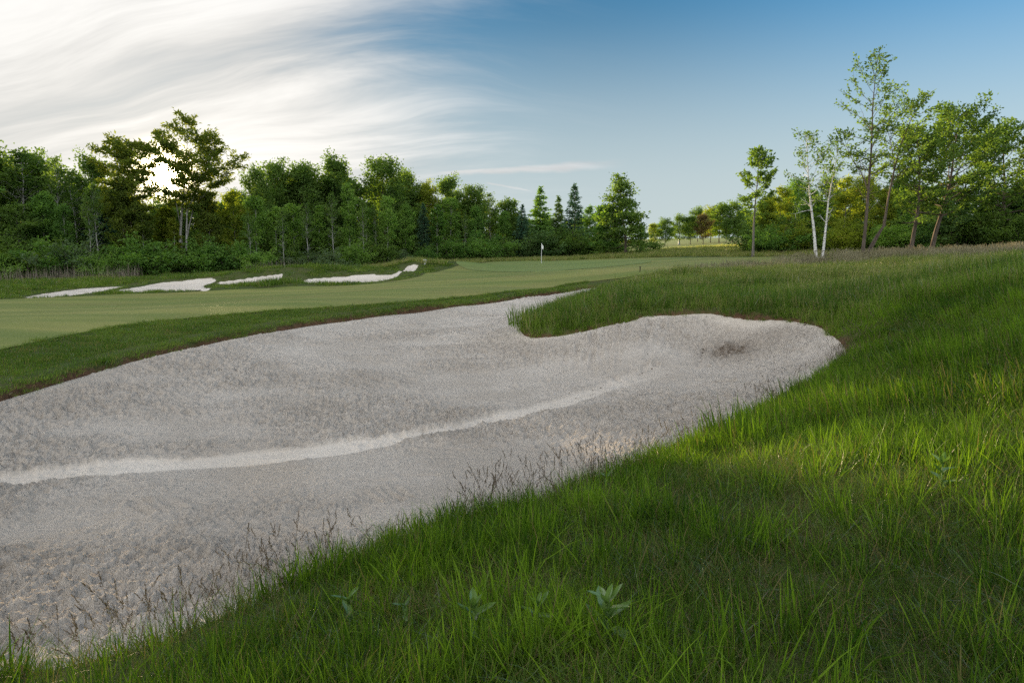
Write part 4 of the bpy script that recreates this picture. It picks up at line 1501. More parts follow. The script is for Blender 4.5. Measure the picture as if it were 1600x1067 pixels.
def tile_mesh(name, seed, meshes, size, k, smin=.75, smax=1.2):
    """k clumps spread over a square patch, joined in one mesh"""
    r = np.random.default_rng(seed)
    Vs, Qs, Ts, tq, tt, off = [], [], [], [], [], 0
    cells = int(math.ceil(math.sqrt(k)))
    spots = [(i, j) for i in range(cells) for j in range(cells)]
    r.shuffle(spots)
    for c in range(k):
        me = meshes[r.integers(len(meshes))]
        n = len(me.vertices)
        co = np.empty(n * 3, np.float32); me.vertices.foreach_get('co', co); co = co.reshape(-1, 3)
        tot = np.empty(len(me.polygons), np.int32); me.polygons.foreach_get('loop_total', tot)
        li = np.empty(len(me.loops), np.int32); me.loops.foreach_get('vertex_index', li)
        ti = np.empty(len(tot), np.float32); me.attributes['tint'].data.foreach_get('value', ti)
        nq = int((tot == 4).sum())
        a = r.uniform(0, 6.283); s = r.uniform(smin, smax)
        ca, sa = math.cos(a) * s, math.sin(a) * s
        i, j = spots[c]
        ox = ((i + r.uniform(.05, .95)) / cells - .5) * size
        oy = ((j + r.uniform(.05, .95)) / cells - .5) * size
        Vs.append(np.column_stack([co[:, 0] * ca - co[:, 1] * sa + ox, co[:, 0] * sa + co[:, 1] * ca + oy, co[:, 2] * s]))
        q = li[:nq * 4].reshape(-1, 4) + off
        t3 = li[nq * 4:].reshape(-1, 3) + off
        sh = r.uniform(-.12, .12)
        Qs.append(q); Ts.append(t3); tq.append(np.clip(ti[:nq] + sh * (ti[:nq] < .8), 0, 1)); tt.append(np.clip(ti[nq:] + sh * (ti[nq:] < .8), 0, 1)); off += n
    Q = np.vstack(Qs); T3 = np.vstack(Ts)
    fl = [Q] + ([T3] if len(T3) else [])
    return new_mesh(name, np.vstack(Vs), fl, attrs={'tint': ('FACE', np.concatenate(tq + tt))})


def tile_points(r0, r1, az0, az1, step):
    """jittered grid over a sector"""
    g = np.arange(-r1, r1, step)
    x, y = np.meshgrid(g, np.arange(0 if r0 > 3 else -1.0, r1, step))
    x = x.ravel() + rng.uniform(-.3, .3, x.size) * step
    y = y.ravel() + rng.uniform(-.3, .3, y.size) * step
    r = np.hypot(x, y); a = np.degrees(np.arctan2(x, y))
    m = (r > r0) & (r < r1) & (a > az0) & (a < az1)
    return x[m], y[m]


def terrain_rots(x, y, h=.4, lean=(0.0, 0.0), tilt=.04):
    """lie flat on the land, turned at random"""
    nx = -(T(x + h, y) - T(x - h, y)) / (2 * h) + lean[0] + rng.normal(size=len(x)) * tilt
    ny = -(T(x, y + h) - T(x, y - h)) / (2 * h) + lean[1] + rng.normal(size=len(x)) * tilt
    n = unit(np.column_stack([nx, ny, np.ones(len(x))]))
    a = rng.uniform(0, 6.283, len(x))
    d = np.column_stack([np.cos(a), np.sin(a), np.zeros(len(x))])
    yv = unit(np.cross(n, d)); xv = np.cross(yv, n)
    return np.column_stack([np.arctan2(yv[:, 2], n[:, 2]), np.arcsin(np.clip(-xv[:, 2], -1, 1)), np.arctan2(xv[:, 1], xv[:, 0])])


def stalk_mesh(name, seed, n=5, h=.5, rad=.08, w=.0028, head=.11, hw=.016, grains=16, lean=.16):
    """flowering grass stems with a loose seed head"""
    r = np.random.default_rng(seed)
    V, F4, ti, c = [], [], [], 0
    for i in range(n):
        a = r.uniform(0, 6.28)
        p = np.array([math.cos(a), math.sin(a), 0]) * rad * math.sqrt(r.random())
        d = np.array([r.normal() * lean, r.normal() * lean])
        H = h * r.uniform(.6, 1.15)
        s = unit(np.array([r.normal(), r.normal(), 0]))
        pts = []
        for t in (0, .35, .7, 1):
            pts.append(p + np.array([d[0] * H * t * (.5 + t), d[1] * H * t * (.5 + t), H * t - .02]))
        for k in range(3):
            V += [pts[k] - s * w / 2, pts[k] + s * w / 2, pts[k + 1] + s * w / 2 * .8, pts[k + 1] - s * w / 2 * .8]
            F4.append([c, c + 1, c + 2, c + 3]); ti.append(.2); c += 4
        top = unit(pts[3] - pts[2])
        hl = head * r.uniform(.7, 1.3)
        for g in range(grains):
            t = g / grains
            q = pts[3] - top * hl * (1 - t) * 1.0 + top * hl * .2
            o = unit(r.normal(size=3)) * hw * (1.1 - t)
            e = unit(top * 1.2 + o / hw * .7) * hw * 1.5
            sd_ = unit(np.cross(e, r.normal(size=3))) * hw * .3
            b0 = q + o * .4
            V += [b0, b0 + e * .5 + sd_, b0 + e, b0 + e * .5 - sd_]
            F4.append([c, c + 1, c + 2, c + 3]); ti.append(r.uniform(.3, .9)); c += 4
    return new_mesh(name, np.array(V), np.array(F4), attrs={'tint': ('FACE', np.array(ti))})


def scatter(name, meshes, mat, x, y, z, scl, rot, label, cat, idx=None):
    """one object that sets a clump on every point (geometry nodes)"""
    n = len(x)
    coll = bpy.data.collections.new(name + '_clumps')
    for i, me in enumerate(meshes):
        if len(me.materials) == 0:
            me.materials.append(mat)
        o = bpy.data.objects.new(f'{name}_clump_{i:02d}', me)
        coll.objects.link(o)
    me = bpy.data.meshes.new(name)
    me.vertices.add(n)
    me.vertices.foreach_set('co', np.stack([x, y, z], -1).astype(np.float32).ravel())
    a = me.attributes.new('scl', 'FLOAT', 'POINT'); a.data.foreach_set('value', scl.astype(np.float32))
    a = me.attributes.new('rot', 'FLOAT_VECTOR', 'POINT'); a.data.foreach_set('vector', rot.astype(np.float32).ravel())
    a = me.attributes.new('pick', 'INT', 'POINT'); a.data.foreach_set('value', (rng.integers(0, len(meshes), n) if idx is None else idx).astype(np.int32))
    o = add_obj(name, me)
    ng = bpy.data.node_groups.new(name + '_nodes', 'GeometryNodeTree')
    ng.interface.new_socket('Geometry', in_out='INPUT', socket_type='NodeSocketGeometry')
    ng.interface.new_socket('Geometry', in_out='OUTPUT', socket_type='NodeSocketGeometry')
    N = ng.nodes
    gi = N.new('NodeGroupInput'); go = N.new('NodeGroupOutput')
    m2p = N.new('GeometryNodeMeshToPoints')
    ci = N.new('GeometryNodeCollectionInfo'); ci.inputs['Collection'].default_value = coll
    ci.inputs['Separate Children'].default_value = True
    ci.inputs['Reset Children'].default_value = True
    iop = N.new('GeometryNodeInstanceOnPoints')
    iop.inputs['Pick Instance'].default_value = True

    def named(nm, typ):
        q = N.new('GeometryNodeInputNamedAttribute'); q.data_type = typ
        q.inputs['Name'].default_value = nm
        return q.outputs['Attribute']
    lk = ng.links.new
    lk(gi.outputs[0], m2p.inputs['Mesh'])
    lk(m2p.outputs[0], iop.inputs['Points'])
    lk(ci.outputs[0], iop.inputs['Instance'])
    lk(named('pick', 'INT'), iop.inputs['Instance Index'])
    e2r = N.new('FunctionNodeEulerToRotation')
    lk(named('rot', 'FLOAT_VECTOR'), e2r.inputs[0])
    lk(e2r.outputs[0], iop.inputs['Rotation'])
    lk(named('scl', 'FLOAT'), iop.inputs['Scale'])
    lk(iop.outputs[0], go.inputs[0])
    md = o.modifiers.new('clumps', 'NODES'); md.node_group = ng
    tag(o, label, cat, None, 'stuff')
    return o


def area_points(r0, r1, dens, az0=-44, az1=44):
    a0, a1 = R(az0), R(az1)
    n = int(dens * .5 * (a1 - a0) * (r1 * r1 - r0 * r0))
    r = np.sqrt(rng.uniform(r0 * r0, r1 * r1, n))
    a = rng.uniform(a0, a1, n)
    return np.sin(a) * r, np.cos(a) * r


def soft_keep(p):
    return rng.random(len(p)) < p


def turf_mask(x, y, edge=.03, fair=.12):
    m = poly_sdf(BPOLY, x, y) > edge
    m &= poly_sdf(FAIRWAY, x, y) > fair
    m &= poly_sdf(GREEN, x, y) > .1
    m &= poly_sdf(FARFAIR, x, y) > 0
    for fb in FAR_BUNKERS:
        m &= poly_sdf(fb, x, y) > .1
    return m


FAR_LIP_W = np.array([pz(*q) for q in far_lip])
BIRCH_FOOT = np.array(py_(1281, 404, 44)[:2])


def rots(n, tilt=.12, lx=0.0, ly=0.0):
    return np.column_stack([rng.normal(size=n) * tilt + lx, rng.normal(size=n) * tilt + ly, rng.uniform(0, 6.283, n)])


def ground_z(x, y):
    return T(x, y) - .01


M_G_LUSH = mat_blade('grass_lush', (0.034, 0.084, 0.010), (0.190, 0.310, 0.026), (0.17, 0.155, 0.065), .5, .04, .05)
M_G_FINE = mat_blade('grass_fine', (0.052, 0.100, 0.015), (0.140, 0.211, 0.037), (0.213, 0.171, 0.083), .48, .14, .10)
M_G_LIP = mat_blade('grass_lip', (0.079, 0.148, 0.022), (0.172, 0.255, 0.042), (0.264, 0.215, 0.088), .45, .12, .1)
M_G_FAR = mat_blade('grass_tall_rough', (0.067, 0.129, 0.020), (0.190, 0.274, 0.044), (0.291, 0.258, 0.121), .5, .10, .12)
M_G_MEAD = mat_blade('grass_meadow_straw', (0.140, 0.190, 0.040), (0.270, 0.305, 0.088), (0.38, 0.34, 0.16), .5, .25, .12)
M_SEED = mat_blade('grass_seed_heads', (0.085, 0.065, 0.050), (0.180, 0.135, 0.105), (0.24, 0.20, 0.14), .3, .1)
M_SEED_P = mat_blade('grass_seed_heads_purple', (0.210, 0.195, 0.115), (0.350, 0.320, 0.205), (0.36, 0.32, 0.20), .35, .1, tcol=(1.1, 1.0, .8))
M_REED = mat_blade('dead_reeds', (0.20, 0.16, 0.12), (0.36, 0.31, 0.25), (0.12, 0.13, 0.06), .25, .15, tcol=(1.0, .95, .8))
M_THATCH = mat_blade('dead_thatch', (0.110, 0.085, 0.050), (0.200, 0.155, 0.095), (0.07, 0.09, 0.03), .2, .1, tcol=(1, .95, .7))

lush = [clump_mesh(f'lush_clump_{i}', 500 + i, 17, .25 + .03 * (i % 3), .5, .0082, .08, .38, .55) for i in range(7)]
fine = [clump_mesh(f'fine_clump_{i}', 520 + i, 32, .13 + .02 * (i % 3), .6, .0036, .12, .75, .8) for i in range(6)]
thatch = [clump_mesh(f'thatch_clump_{i}', 540 + i, 30, .10, .6, .0024, .12, 1.6, 1.2) for i in range(4)]
lipc = [clump_mesh(f'lip_clump_{i}', 560 + i, 60, .07, .5, .006, .17, .5, .6, False) for i in range(5)]
tall = [clump_mesh(f'tall_clump_{i}', 580 + i, 30, .34 + .03 * (i % 3), .5, .0125, .20, .30, .5, True) for i in range(6)]
farc = [clump_mesh(f'far_clump_{i}', 600 + i, 40, .34, .5, .024, .36, .28, .45, False) for i in range(5)]
stalks = [stalk_mesh(f'seed_stalk_{i}', 620 + i, 5, .38, .14, .0022, .085, .0095, 18, .2) for i in range(6)]
stalks_p = [stalk_mesh(f'purple_stalk_{i}', 640 + i, 14, .50, .34, .006, .15, .030, 12, .14) for i in range(5)]
reeds = [clump_mesh(f'reed_clump_{i}', 660 + i, 9, 1.1, .75, .020, .50, .16, .3, False) for i in range(4)]


def edge_z(x, y):
    return T(x, y) - .01 - .9 * sstep(0, -.35, poly_sdf(BPOLY, x, y))


fine_t = [tile_mesh(f'fine_tile_{i}', 700 + i, fine, .42, 16) for i in range(6)]
thatch_t = [tile_mesh(f'thatch_tile_{i}', 710 + i, thatch, .5, 9) for i in range(4)]
slope_t = [tile_mesh(f'slope_tile_{i}', 720 + i, tall, .7, 12) for i in range(6)]
under_t = [tile_mesh(f'under_tile_{i}', 730 + i, fine, .8, 16, 1.1, 1.9) for i in range(4)]
crest_t = [tile_mesh(f'crest_tile_{i}', 740 + i, tall, 1.15, 22) for i in range(6)]
mound_t = [tile_mesh(f'mound_tile_{i}', 750 + i, farc, 2.0, 22, .7, 1.2) for i in range(5)]
far_t = [tile_mesh(f'far_tile_{i}', 760 + i, farc, 3.2, 26, .9, 1.4) for i in range(4)]
lip_t = [tile_mesh(f'lip_tile_{i}', 770 + i, lipc, .6, 12) for i in range(5)]
purple_t = [tile_mesh(f'purple_tile_{i}', 780 + i, stalks_p, 1.5, 9) for i in range(4)]

crest_t_s = [m_.copy() for m_ in crest_t]
mound_t_s = [m_.copy() for m_ in mound_t]
farc_s = [m_.copy() for m_ in farc]
tall_f = [m_.copy() for m_ in tall]
stalks_s = [m_.copy() for m_ in stalks]

# near bank: lush tufts in drifts over finer grass
x, y = area_points(1.0, 7.2, 330, -55, 50)
m = turf_mask(x, y, -.02)
x, y = x[m], y[m]
d = poly_sdf(BPOLY, x, y)
pn = vn.fbm(x * .9 + 40, y * .9, 3)
pt = vn2.fbm(x * 3.0, y * 3.0, 2)
lu = np.clip(1.1 * sstep(.38, .62, pn) * sstep(2.6, .4, d) + .55 * sstep(.45, .62, pn) + .18, 0, 1) * (.35 + .9 * sstep(.35, .6, pt))
k = soft_keep(lu * .62)
xs, ys = x[k], y[k]
hs = (.52 + .55 * vn.fbm(xs * 1.3, ys * 1.3 + 9, 2)) * rng.uniform(.7, 1.2, len(xs)) * (1 - .25 * sstep(2.0, 6.0, xs))
scatter('lush_grass', lush, M_G_LUSH, xs, ys, ground_z(xs, ys), hs, rots(len(xs), .13, .05, .06), 'long bright green grass tufts on the near bank', 'grass')
k = soft_keep(.75 * sstep(.45, .05, d))
xs, ys = x[k], y[k]
scatter('edge_grass', fine, M_G_FINE, xs, ys, ground_z(xs, ys), rng.uniform(.6, 1.3, len(xs)), rots(len(xs), .18, .03, .05),
        'fine grass right at the near sand edge', 'grass')
xs, ys = tile_points(.6, 7.4, -60, 55, .31)
m = turf_mask(xs, ys, .20)
xs, ys = xs[m], ys[m]
pq = vn.fbm(xs * .9 + 40, ys * .9, 3)
scatter('fine_grass', fine_t, M_G_FINE, xs, ys, ground_z(xs, ys), rng.uniform(.8, 1.2, len(xs)) * (.75 + .5 * pq), terrain_rots(xs, ys, .2, (.04, -.04)),
        'fine darker grass between the tufts of the near bank', 'grass')
k = soft_keep(.62 * sstep(.60, .38, pq) + .10)
xs, ys = xs[k] + .1, ys[k]
scatter('dead_grass', thatch_t, M_THATCH, xs, ys, ground_z(xs, ys), rng.uniform(.7, 1.3, len(xs)), terrain_rots(xs, ys, .2), 'dry brown thatch lying in the near grass', 'grass')

# the slope up to the right and the tongue
def far_side(x, y):
    lipd, _ = line_dist(FAR_LIP_W, x, y)
    return (lipd < 5.0) & (poly_sdf(FAIRWAY, x, y) < 5.0) & (x < .17 * (y - 18) + .2)


x, y = area_points(6.8, 17.0, 95, -20, 48)
bd = poly_sdf(BPOLY, x, y)
m = (bd > -.09) & (bd < .55) & ~far_side(x, y)
x, y, bd = x[m], y[m], bd[m]
scatter('bank_edge_grass', tall, M_G_LUSH, x, y, edge_z(x, y), rng.uniform(.35, .8, len(x)) * (.6 + .5 * sstep(0, .5, bd)), rots(len(x), .16, .03, .08),
        'green grass fringe along the right rim of the bunker', 'grass')
x, y = tile_points(6.9, 16.2, -20, 52, .52)
m = turf_mask(x, y, .33) & ~far_side(x, y)
x, y = x[m], y[m]
pn = vn.fbm(x * .6 + 12, y * .6 + 5, 3)
scatter('slope_grass', slope_t, M_G_LUSH, x, y, ground_z(x, y), (.48 + .55 * pn) * rng.uniform(.8, 1.2, len(x)), terrain_rots(x, y, .35, (.10, -.03)),
        'long green grass on the slope right of the bunker', 'grass')
x, y = tile_points(6.9, 16.2, -20, 52, .62)
m = turf_mask(x, y, .35) & ~far_side(x, y)
x, y = x[m], y[m]
scatter('slope_undergrowth', under_t, M_G_FINE, x, y, ground_z(x, y), rng.uniform(.8, 1.2, len(x)), terrain_rots(x, y, .35), 'fine undergrowth on the slope right of the bunker', 'grass')

x, y = area_points(15.0, 34.0, 70, -12, 30)
bd = poly_sdf(BPOLY, x, y)
m = (bd > -.09) & (bd < .7) & ~far_side(x, y)
x, y, bd = x[m], y[m], bd[m]
scatter('tongue_edge_grass', tall_f, M_G_FAR, x, y, edge_z(x, y), rng.uniform(.6, 1.05, len(x)) * (.65 + .35 * sstep(0, .5, bd)), rots(len(x), .14, 0, .08), 'grass fringe round the tongue above the sand', 'grass')
x, y = tile_points(15.8, 34.5, -12, 48, .84)
m = turf_mask(x, y, .5, .9) & ~far_side(x, y)
x, y = x[m], y[m]
pn = vn.fbm(x * .4 + 3, y * .4 + 8, 3)
fd = poly_sdf(FAIRWAY, x, y)
scl = (.70 + .60 * pn) * rng.uniform(.85, 1.15, len(x)) * (.4 + .6 * sstep(.3, 3.5, fd))
straw = sstep(18, 26, y + .25 * x + 6 * (pn - .5)) * sstep(2, 9, x)
ks = soft_keep(straw * .85)
scatter('tongue_grass', crest_t, M_G_FAR, x[~ks], y[~ks], ground_z(x[~ks], y[~ks]), scl[~ks], terrain_rots(x[~ks], y[~ks], .5, (.10, 0)), 'tall green grass on the tongue behind the sand hollow', 'grass')
scatter('straw_grass', crest_t_s, M_G_MEAD, x[ks], y[ks], ground_z(x[ks], y[ks]), scl[ks] * 1.05, terrain_rots(x[ks], y[ks], .5, (.10, 0)), 'pale straw-tipped grass on the crest below the trees', 'grass')

# beyond: coarse clumps
x, y = tile_points(34.0, 63.0, -48, 48, 1.5)
m = turf_mask(x, y, .8, 1.0) & (poly_sdf(FORLINE, x, y) > -4) & (poly_sdf(FORLINE_R, x, y) > -3)
m &= np.hypot(x - BIRCH_FOOT[0], y - BIRCH_FOOT[1]) > 2.0
x, y = x[m], y[m]
fd = poly_sdf(FAIRWAY, x, y)
bd = np.min([poly_sdf(fb, x, y) for fb in FAR_BUNKERS], 0)
scl = rng.uniform(.75, 1.15, len(x)) * np.where(x > 2, .7 * (.6 + .4 * sstep(.5, 4, fd)), .6 + .6 * sstep(.8, 5, bd))
ks = x > 4
m1 = (~ks) & (bd > .9)
scatter('mound_grass', mound_t, M_G_FAR, x[m1], y[m1], ground_z(x[m1], y[m1]), scl[m1], terrain_rots(x[m1], y[m1], .8), 'rough grass on the mounds round the far bunkers', 'grass')
scatter('meadow_grass', mound_t_s, M_G_MEAD, x[ks], y[ks], ground_z(x[ks], y[ks]), scl[ks] * 1.05, terrain_rots(x[ks], y[ks], .8, (.05, 0)), 'meadow grass before the right-hand wood', 'grass')
x, y = area_points(36.0, 60.0, 10, -46, 0)
bd = np.min([poly_sdf(fb, x, y) for fb in FAR_BUNKERS], 0)
m = turf_mask(x, y, .2, .25) & ((bd < 1.4) | (poly_sdf(FAIRWAY, x, y) < 1.3))
x, y, bd = x[m], y[m], bd[m]
scatter('bunker_rim_grass', farc_s, M_G_FAR, x, y, ground_z(x, y), rng.uniform(.2, .45, len(x)), rots(len(x), .14), 'short grass rims of the far bunkers', 'grass')
x, y = tile_points(62.0, 112.0, -32, 40, 2.5)
m = turf_mask(x, y, .1, 1.4) & (poly_sdf(FORLINE, x, y) > -3) & (poly_sdf(FORLINE_R, x, y) > -3)
x, y = x[m], y[m]
scatter('distant_rough_grass', far_t, M_G_MEAD, x, y, ground_z(x, y), rng.uniform(.7, 1.1, len(x)), terrain_rots(x, y, 1.0), 'distant strip of rough grass beyond the green', 'grass')

# purple-grey seed heads over the meadow
x, y = tile_points(19.0, 60.0, 4, 46, 1.25)
m = turf_mask(x, y, .8, 1.2) & (poly_sdf(FORLINE_R, x, y) > -1)
m &= np.hypot(x - BIRCH_FOOT[0], y - BIRCH_FOOT[1]) > 1.8
x, y = x[m], y[m]
k = soft_keep(sstep(21, 34, y * .8 + .45 * x - 5 + 8 * (vn.fbm(x * .2, y * .2, 2) - .5)) * sstep(3, 12, x) * .5)
x, y = x[k], y[k]
scatter('purple_seed_grass', purple_t, M_SEED_P, x, y, ground_z(x, y), rng.uniform(.8, 1.2, len(x)), terrain_rots(x, y, .6, (.06, 0)), 'purple-grey flowering grass over the meadow at right', 'grass')

# short turf of the far lip, hanging over the sand
def lip_zone(x, y, b0, f0):
    lipd, _ = line_dist(FAR_LIP_W, x, y)
    bd = poly_sdf(BPOLY, x, y); fd = poly_sdf(FAIRWAY, x, y)
    return (lipd < 6) & (bd > b0) & (fd > f0) & (fd < 6) & (x < .19 * (y - 17) + .3), bd, fd


x, y = area_points(7.0, 40.0, 75, -52, 12)
m, bd, fd = lip_zone(x, y, -.08, -.05)
m &= (bd < .32) | (fd < .25)
x, y, bd = x[m], y[m], bd[m]
scatter('lip_fringe', lipc, M_G_LIP, x, y, edge_z(x, y) + .03, rng.uniform(.6, 1.15, len(x)) * (1 + .35 * (bd < .2)), rots(len(x), .2), 'shaggy fringe of turf hanging over the far sand edge', 'grass')
x, y = tile_points(7.0, 40.0, -54, 12, .46)
m, bd, fd = lip_zone(x, y, .28, .24)
x, y = x[m], y[m]
scatter('lip_grass', lip_t, M_G_LIP, x, y, ground_z(x, y) + .02, rng.uniform(.8, 1.15, len(x)), terrain_rots(x, y, .3), 'short dark rough along the far lip of the bunker', 'grass')

# flowering stalks standing before the sand, along the near edge and sparsely in the tall grass
NEAR_W = np.array([pz(*q) for q in near_edge + back_edge[:3]])
x, y = area_points(2.2, 14.5, 55, -50, 30)
ed, _ = line_dist(NEAR_W, x, y)
bd = poly_sdf(BPOLY, x, y)
pn = vn2.fbm(x * 1.6, y * 1.6, 2)
k = soft_keep(sstep(.42, .62, pn) * np.exp(-((bd - .05) / .32) ** 2) * (bd > -.35) * (ed < 1.2) * .9)
x, y = x[k], y[k]
zz = np.where(poly_sdf(BPOLY, x, y) > 0, T(x, y), sand_base(x, y))
scatter('seed_stalks', stalks, M_SEED, x, y, zz - .01, rng.uniform(.55, 1.15, len(x)), rots(len(x), .16), 'thin flowering grass stalks along the near sand edge', 'grass')
x, y = area_points(15.0, 30.0, 1.6, -2, 44)
m = turf_mask(x, y, .2, 1.0); x, y = x[m], y[m]
scatter('scattered_stalks', stalks_s, M_SEED_P, x, y, ground_z(x, y), rng.uniform(.8, 1.15, len(x)), rots(len(x), .14), 'scattered flowering stalks in the tall grass', 'grass')

# dead reeds at the forest foot
x, y = [], []
for (u0, u1, n, ex_) in ((-60, 215, 190, -2.4), (392, 462, 60, -3.2)):
    u = rng.uniform(u0, u1, n)
    Yr = np.interp(u, [-400, 0, 200, 400, 560], [47, 54, 57, 62, 71]) + ex_ + rng.normal(size=n) * .6
    x += [py_(a, 430, b_)[0] for a, b_ in zip(u, Yr)]
    y += list(Yr)
x, y = np.array(x), np.array(y)
scatter('dead_reeds', reeds, M_REED, x, y, ground_z(x, y), rng.uniform(.6, 1.15, len(x)), rots(len(x), .08), 'pale dead reeds at the foot of the forest', 'reeds')


# ------------------------------------------------------------------ small things
M_MILK = mat_blade('milkweed_leaf', (0.085, 0.165, 0.036), (0.160, 0.255, 0.062), (0.19, 0.27, 0.09), .4, .05, .10, tcol=(1.1, 1.2, .6))
M_STEM = mat_plain('milkweed_stem', (0.16, 0.24, 0.09), .6, .3)


def broad_leaf(name, seed, L=1.0, W=.40, arch=.35):
    """oblong leaf with a sunk midrib, along +x"""
    r = np.random.default_rng(seed)
    n = 7
    t = np.linspace(0, 1, n)
    w = W * .5 * np.sin(math.pi * np.clip(t * .94 + .03, 0, 1)) ** .65
    w[0] = .02; w[-1] = 0.004
    zc = arch * t ** 1.8 * -1 + .08 * np.sin(t * 5 + r.uniform(0, 2))
    rowsv = []
    for i in range(n):
        for s_, lift in ((-1, .55), (-.5, .32), (0, 0), (.5, .32), (1, .55)):
            rowsv.append([t[i] * L, s_ * w[i], zc[i] * L + lift * w[i] + .012 * math.sin(9 * t[i] + 3 * s_ + seed)])
    f = grid_faces(n, 5)
    return new_mesh(name, np.array(rowsv), f, attrs={'tint': ('FACE', np.full(len(f), .15 + .5 * r.random()))}, smooth=True)


LEAVES = [broad_leaf(f'broad_leaf_{i}', 30 + i, 1.0, .28 + .04 * (i % 3), (.12, .3, .5)[i % 3]) for i in range(6)]
for m_ in LEAVES:
    m_.materials.append(M_MILK)


def stem_part(h, parent, r0=.0055):
    tb = Tubes()
    p = bend(np.random.default_rng(int(h * 1000)), (0, 0, -.03), (0.02, .01, 1), h, 5, 0, .03)
    tb.add(p, np.linspace(r0, r0 * .6, 6), 6)
    add_obj('stem', tb.mesh('milkweed_stem'), M_STEM, parent)
    return p


def milkweed(u, vb, vt, pairs, label, seed, size=1.0):
    r = np.random.default_rng(seed)
    x, y = on_ground(u, vb, 1.4, 12)
    z = T1(x, y)
    dist = math.sqrt(x * x + y * y + (CAMZ - z) ** 2)
    h = (vb - vt) / F * dist * 1.12
    rt = empty('milkweed_plant', (x, y, z - .01), r.uniform(-.3, .3))
    tag(rt, label, 'plant', 'young milkweed plants in the near grass')
    p = stem_part(h * .72, rt)
    pairs = pairs + 1
    for k in range(pairs):
        f = .30 + .68 * k / max(1, pairs - 1)
        q = np.array([np.interp(f * 5, range(6), p[:, c]) for c in range(3)])
        L = h * (.46 - .12 * abs(f - .6)) * r.uniform(.85, 1.1) * size
        for s_ in (0, 1):
            az = (k % 2) * math.pi / 2 + s_ * math.pi + r.uniform(-.35, .35) + .3
            el = -(.25 + .95 * f) + r.uniform(-.15, .15)
            o = add_obj('leaf', LEAVES[r.integers(6)], None, rt)
            o.location = q
            o.rotation_euler = (r.uniform(-.3, .3), el, az)
            o.scale = (L, L, L)
    for s_ in range(2):
        o = add_obj('leaf', LEAVES[s_], None, rt)
        o.location = p[-1]
        o.rotation_euler = (0, -1.25, s_ * math.pi + .8)
        o.scale = (h * .32,) * 3
    return rt


milkweed(548, 992, 922, 2, 'milkweed with spread pale leaves, leftmost of the row in the near grass', 1)
milkweed(634, 985, 934, 2, 'smaller dark milkweed, second from left in the near grass row', 2, .8)
milkweed(737, 1000, 928, 3, 'milkweed with one drooping pale leaf, third from left in the row', 3)
milkweed(836, 992, 930, 2, 'milkweed with upright top leaf, fourth from left in the row', 4, .9)
milkweed(950, 1012, 922, 4, 'largest milkweed, rightmost of the row, with several long leaves', 5)
milkweed(1047, 1066, 1028, 2, 'small milkweed rosette at the bottom edge below the row', 6, .9)
milkweed(1470, 778, 720, 3, 'single milkweed standing alone in the grass at right', 7, .8)
milkweed(946, 775, 735, 2, 'small milkweed close to the sand edge above the row', 8, .8)

# flagstick on the green
fx, fyy, _ = py_(846, 413, 72)
fz = T1(fx, fyy) + .045
fl = tag(empty('flagstick', (fx, fyy, fz)), 'white flagstick with a limp white flag standing on the green', 'flag')
tb = Tubes()
tb.add([(0, 0, -.15), (0, 0, 1.0), (0, 0, 2.02)], [.024, .022, .018], 8)
M_WHITE = mat_plain('white_paint', (0.80, 0.80, 0.79), .45, .4, .03)
add_obj('pole', tb.mesh('flag_pole'), M_WHITE, fl)
nx_, nz_ = 9, 12
vv = []
for i in range(nz_):
    for j in range(nx_):
        s_ = j / (nx_ - 1); t_ = i / (nz_ - 1)
        vv.append([.02 + s_ * .20 * (1 - .25 * t_), .05 * math.sin(s_ * 9 + t_ * 2) * (.3 + s_), 2.0 - t_ * .42 - s_ * .26 * (1 - .3 * t_)])
add_obj('flag', new_mesh('flag_cloth', np.array(vv), grid_faces(nz_, nx_), smooth=True), M_WHITE, fl)
tb = Tubes()
tb.add([(0, 0, 2.0), (0, 0, 2.03), (0, 0, 2.06)], [.026, .03, .004], 8)
add_obj('pole_cap', tb.mesh('flag_pole_cap'), M_WHITE, fl)

# cup of the hole
tb = Tubes()
k_ = np.linspace(0, 2 * math.pi, 17)
tb.add(np.column_stack([np.cos(k_) * .054, np.sin(k_) * .054, np.full(17, .004)]), np.full(17, .004), 5)
cup = add_obj('hole_cup', tb.mesh('hole_cup'), M_WHITE)
cup.location = (fx, fyy, fz)
tag(cup, 'white rim of the hole at the foot of the flagstick', 'golf hole')


def lathe(profile, sides=12):
    a = np.arange(sides) / sides * 2 * math.pi
    V = np.array([[r * math.cos(k), r * math.sin(k), z] for r, z in profile for k in a])
    n = len(profile)
    i = np.arange(n - 1)[:, None] * sides
    j = np.arange(sides)[None]
    j2 = (j + 1) % sides
    return V, np.stack([i + j, i + j2, i + sides + j2, i + sides + j], -1).reshape(-1, 4)


# white marker on the mound by the far bunker
q = on_ground(664, 414.5, 30)
mk = tag(empty('marker_post', (q[0], q[1], T1(*q))), 'small white marker on the mound beside the far bunkers', 'marker')
V_, F_ = lathe([(.07, -.1), (.07, .34), (.06, .38), (.0, .40)])
add_obj('post', new_mesh('marker_post', V_, F_, smooth=True), M_WHITE, mk)
V_, F_ = lathe([(.0, .36), (.15, .36), (.16, .40), (.13, .46), (0, .48)])
add_obj('cap', new_mesh('marker_cap', V_, F_, smooth=True), M_WHITE, mk)

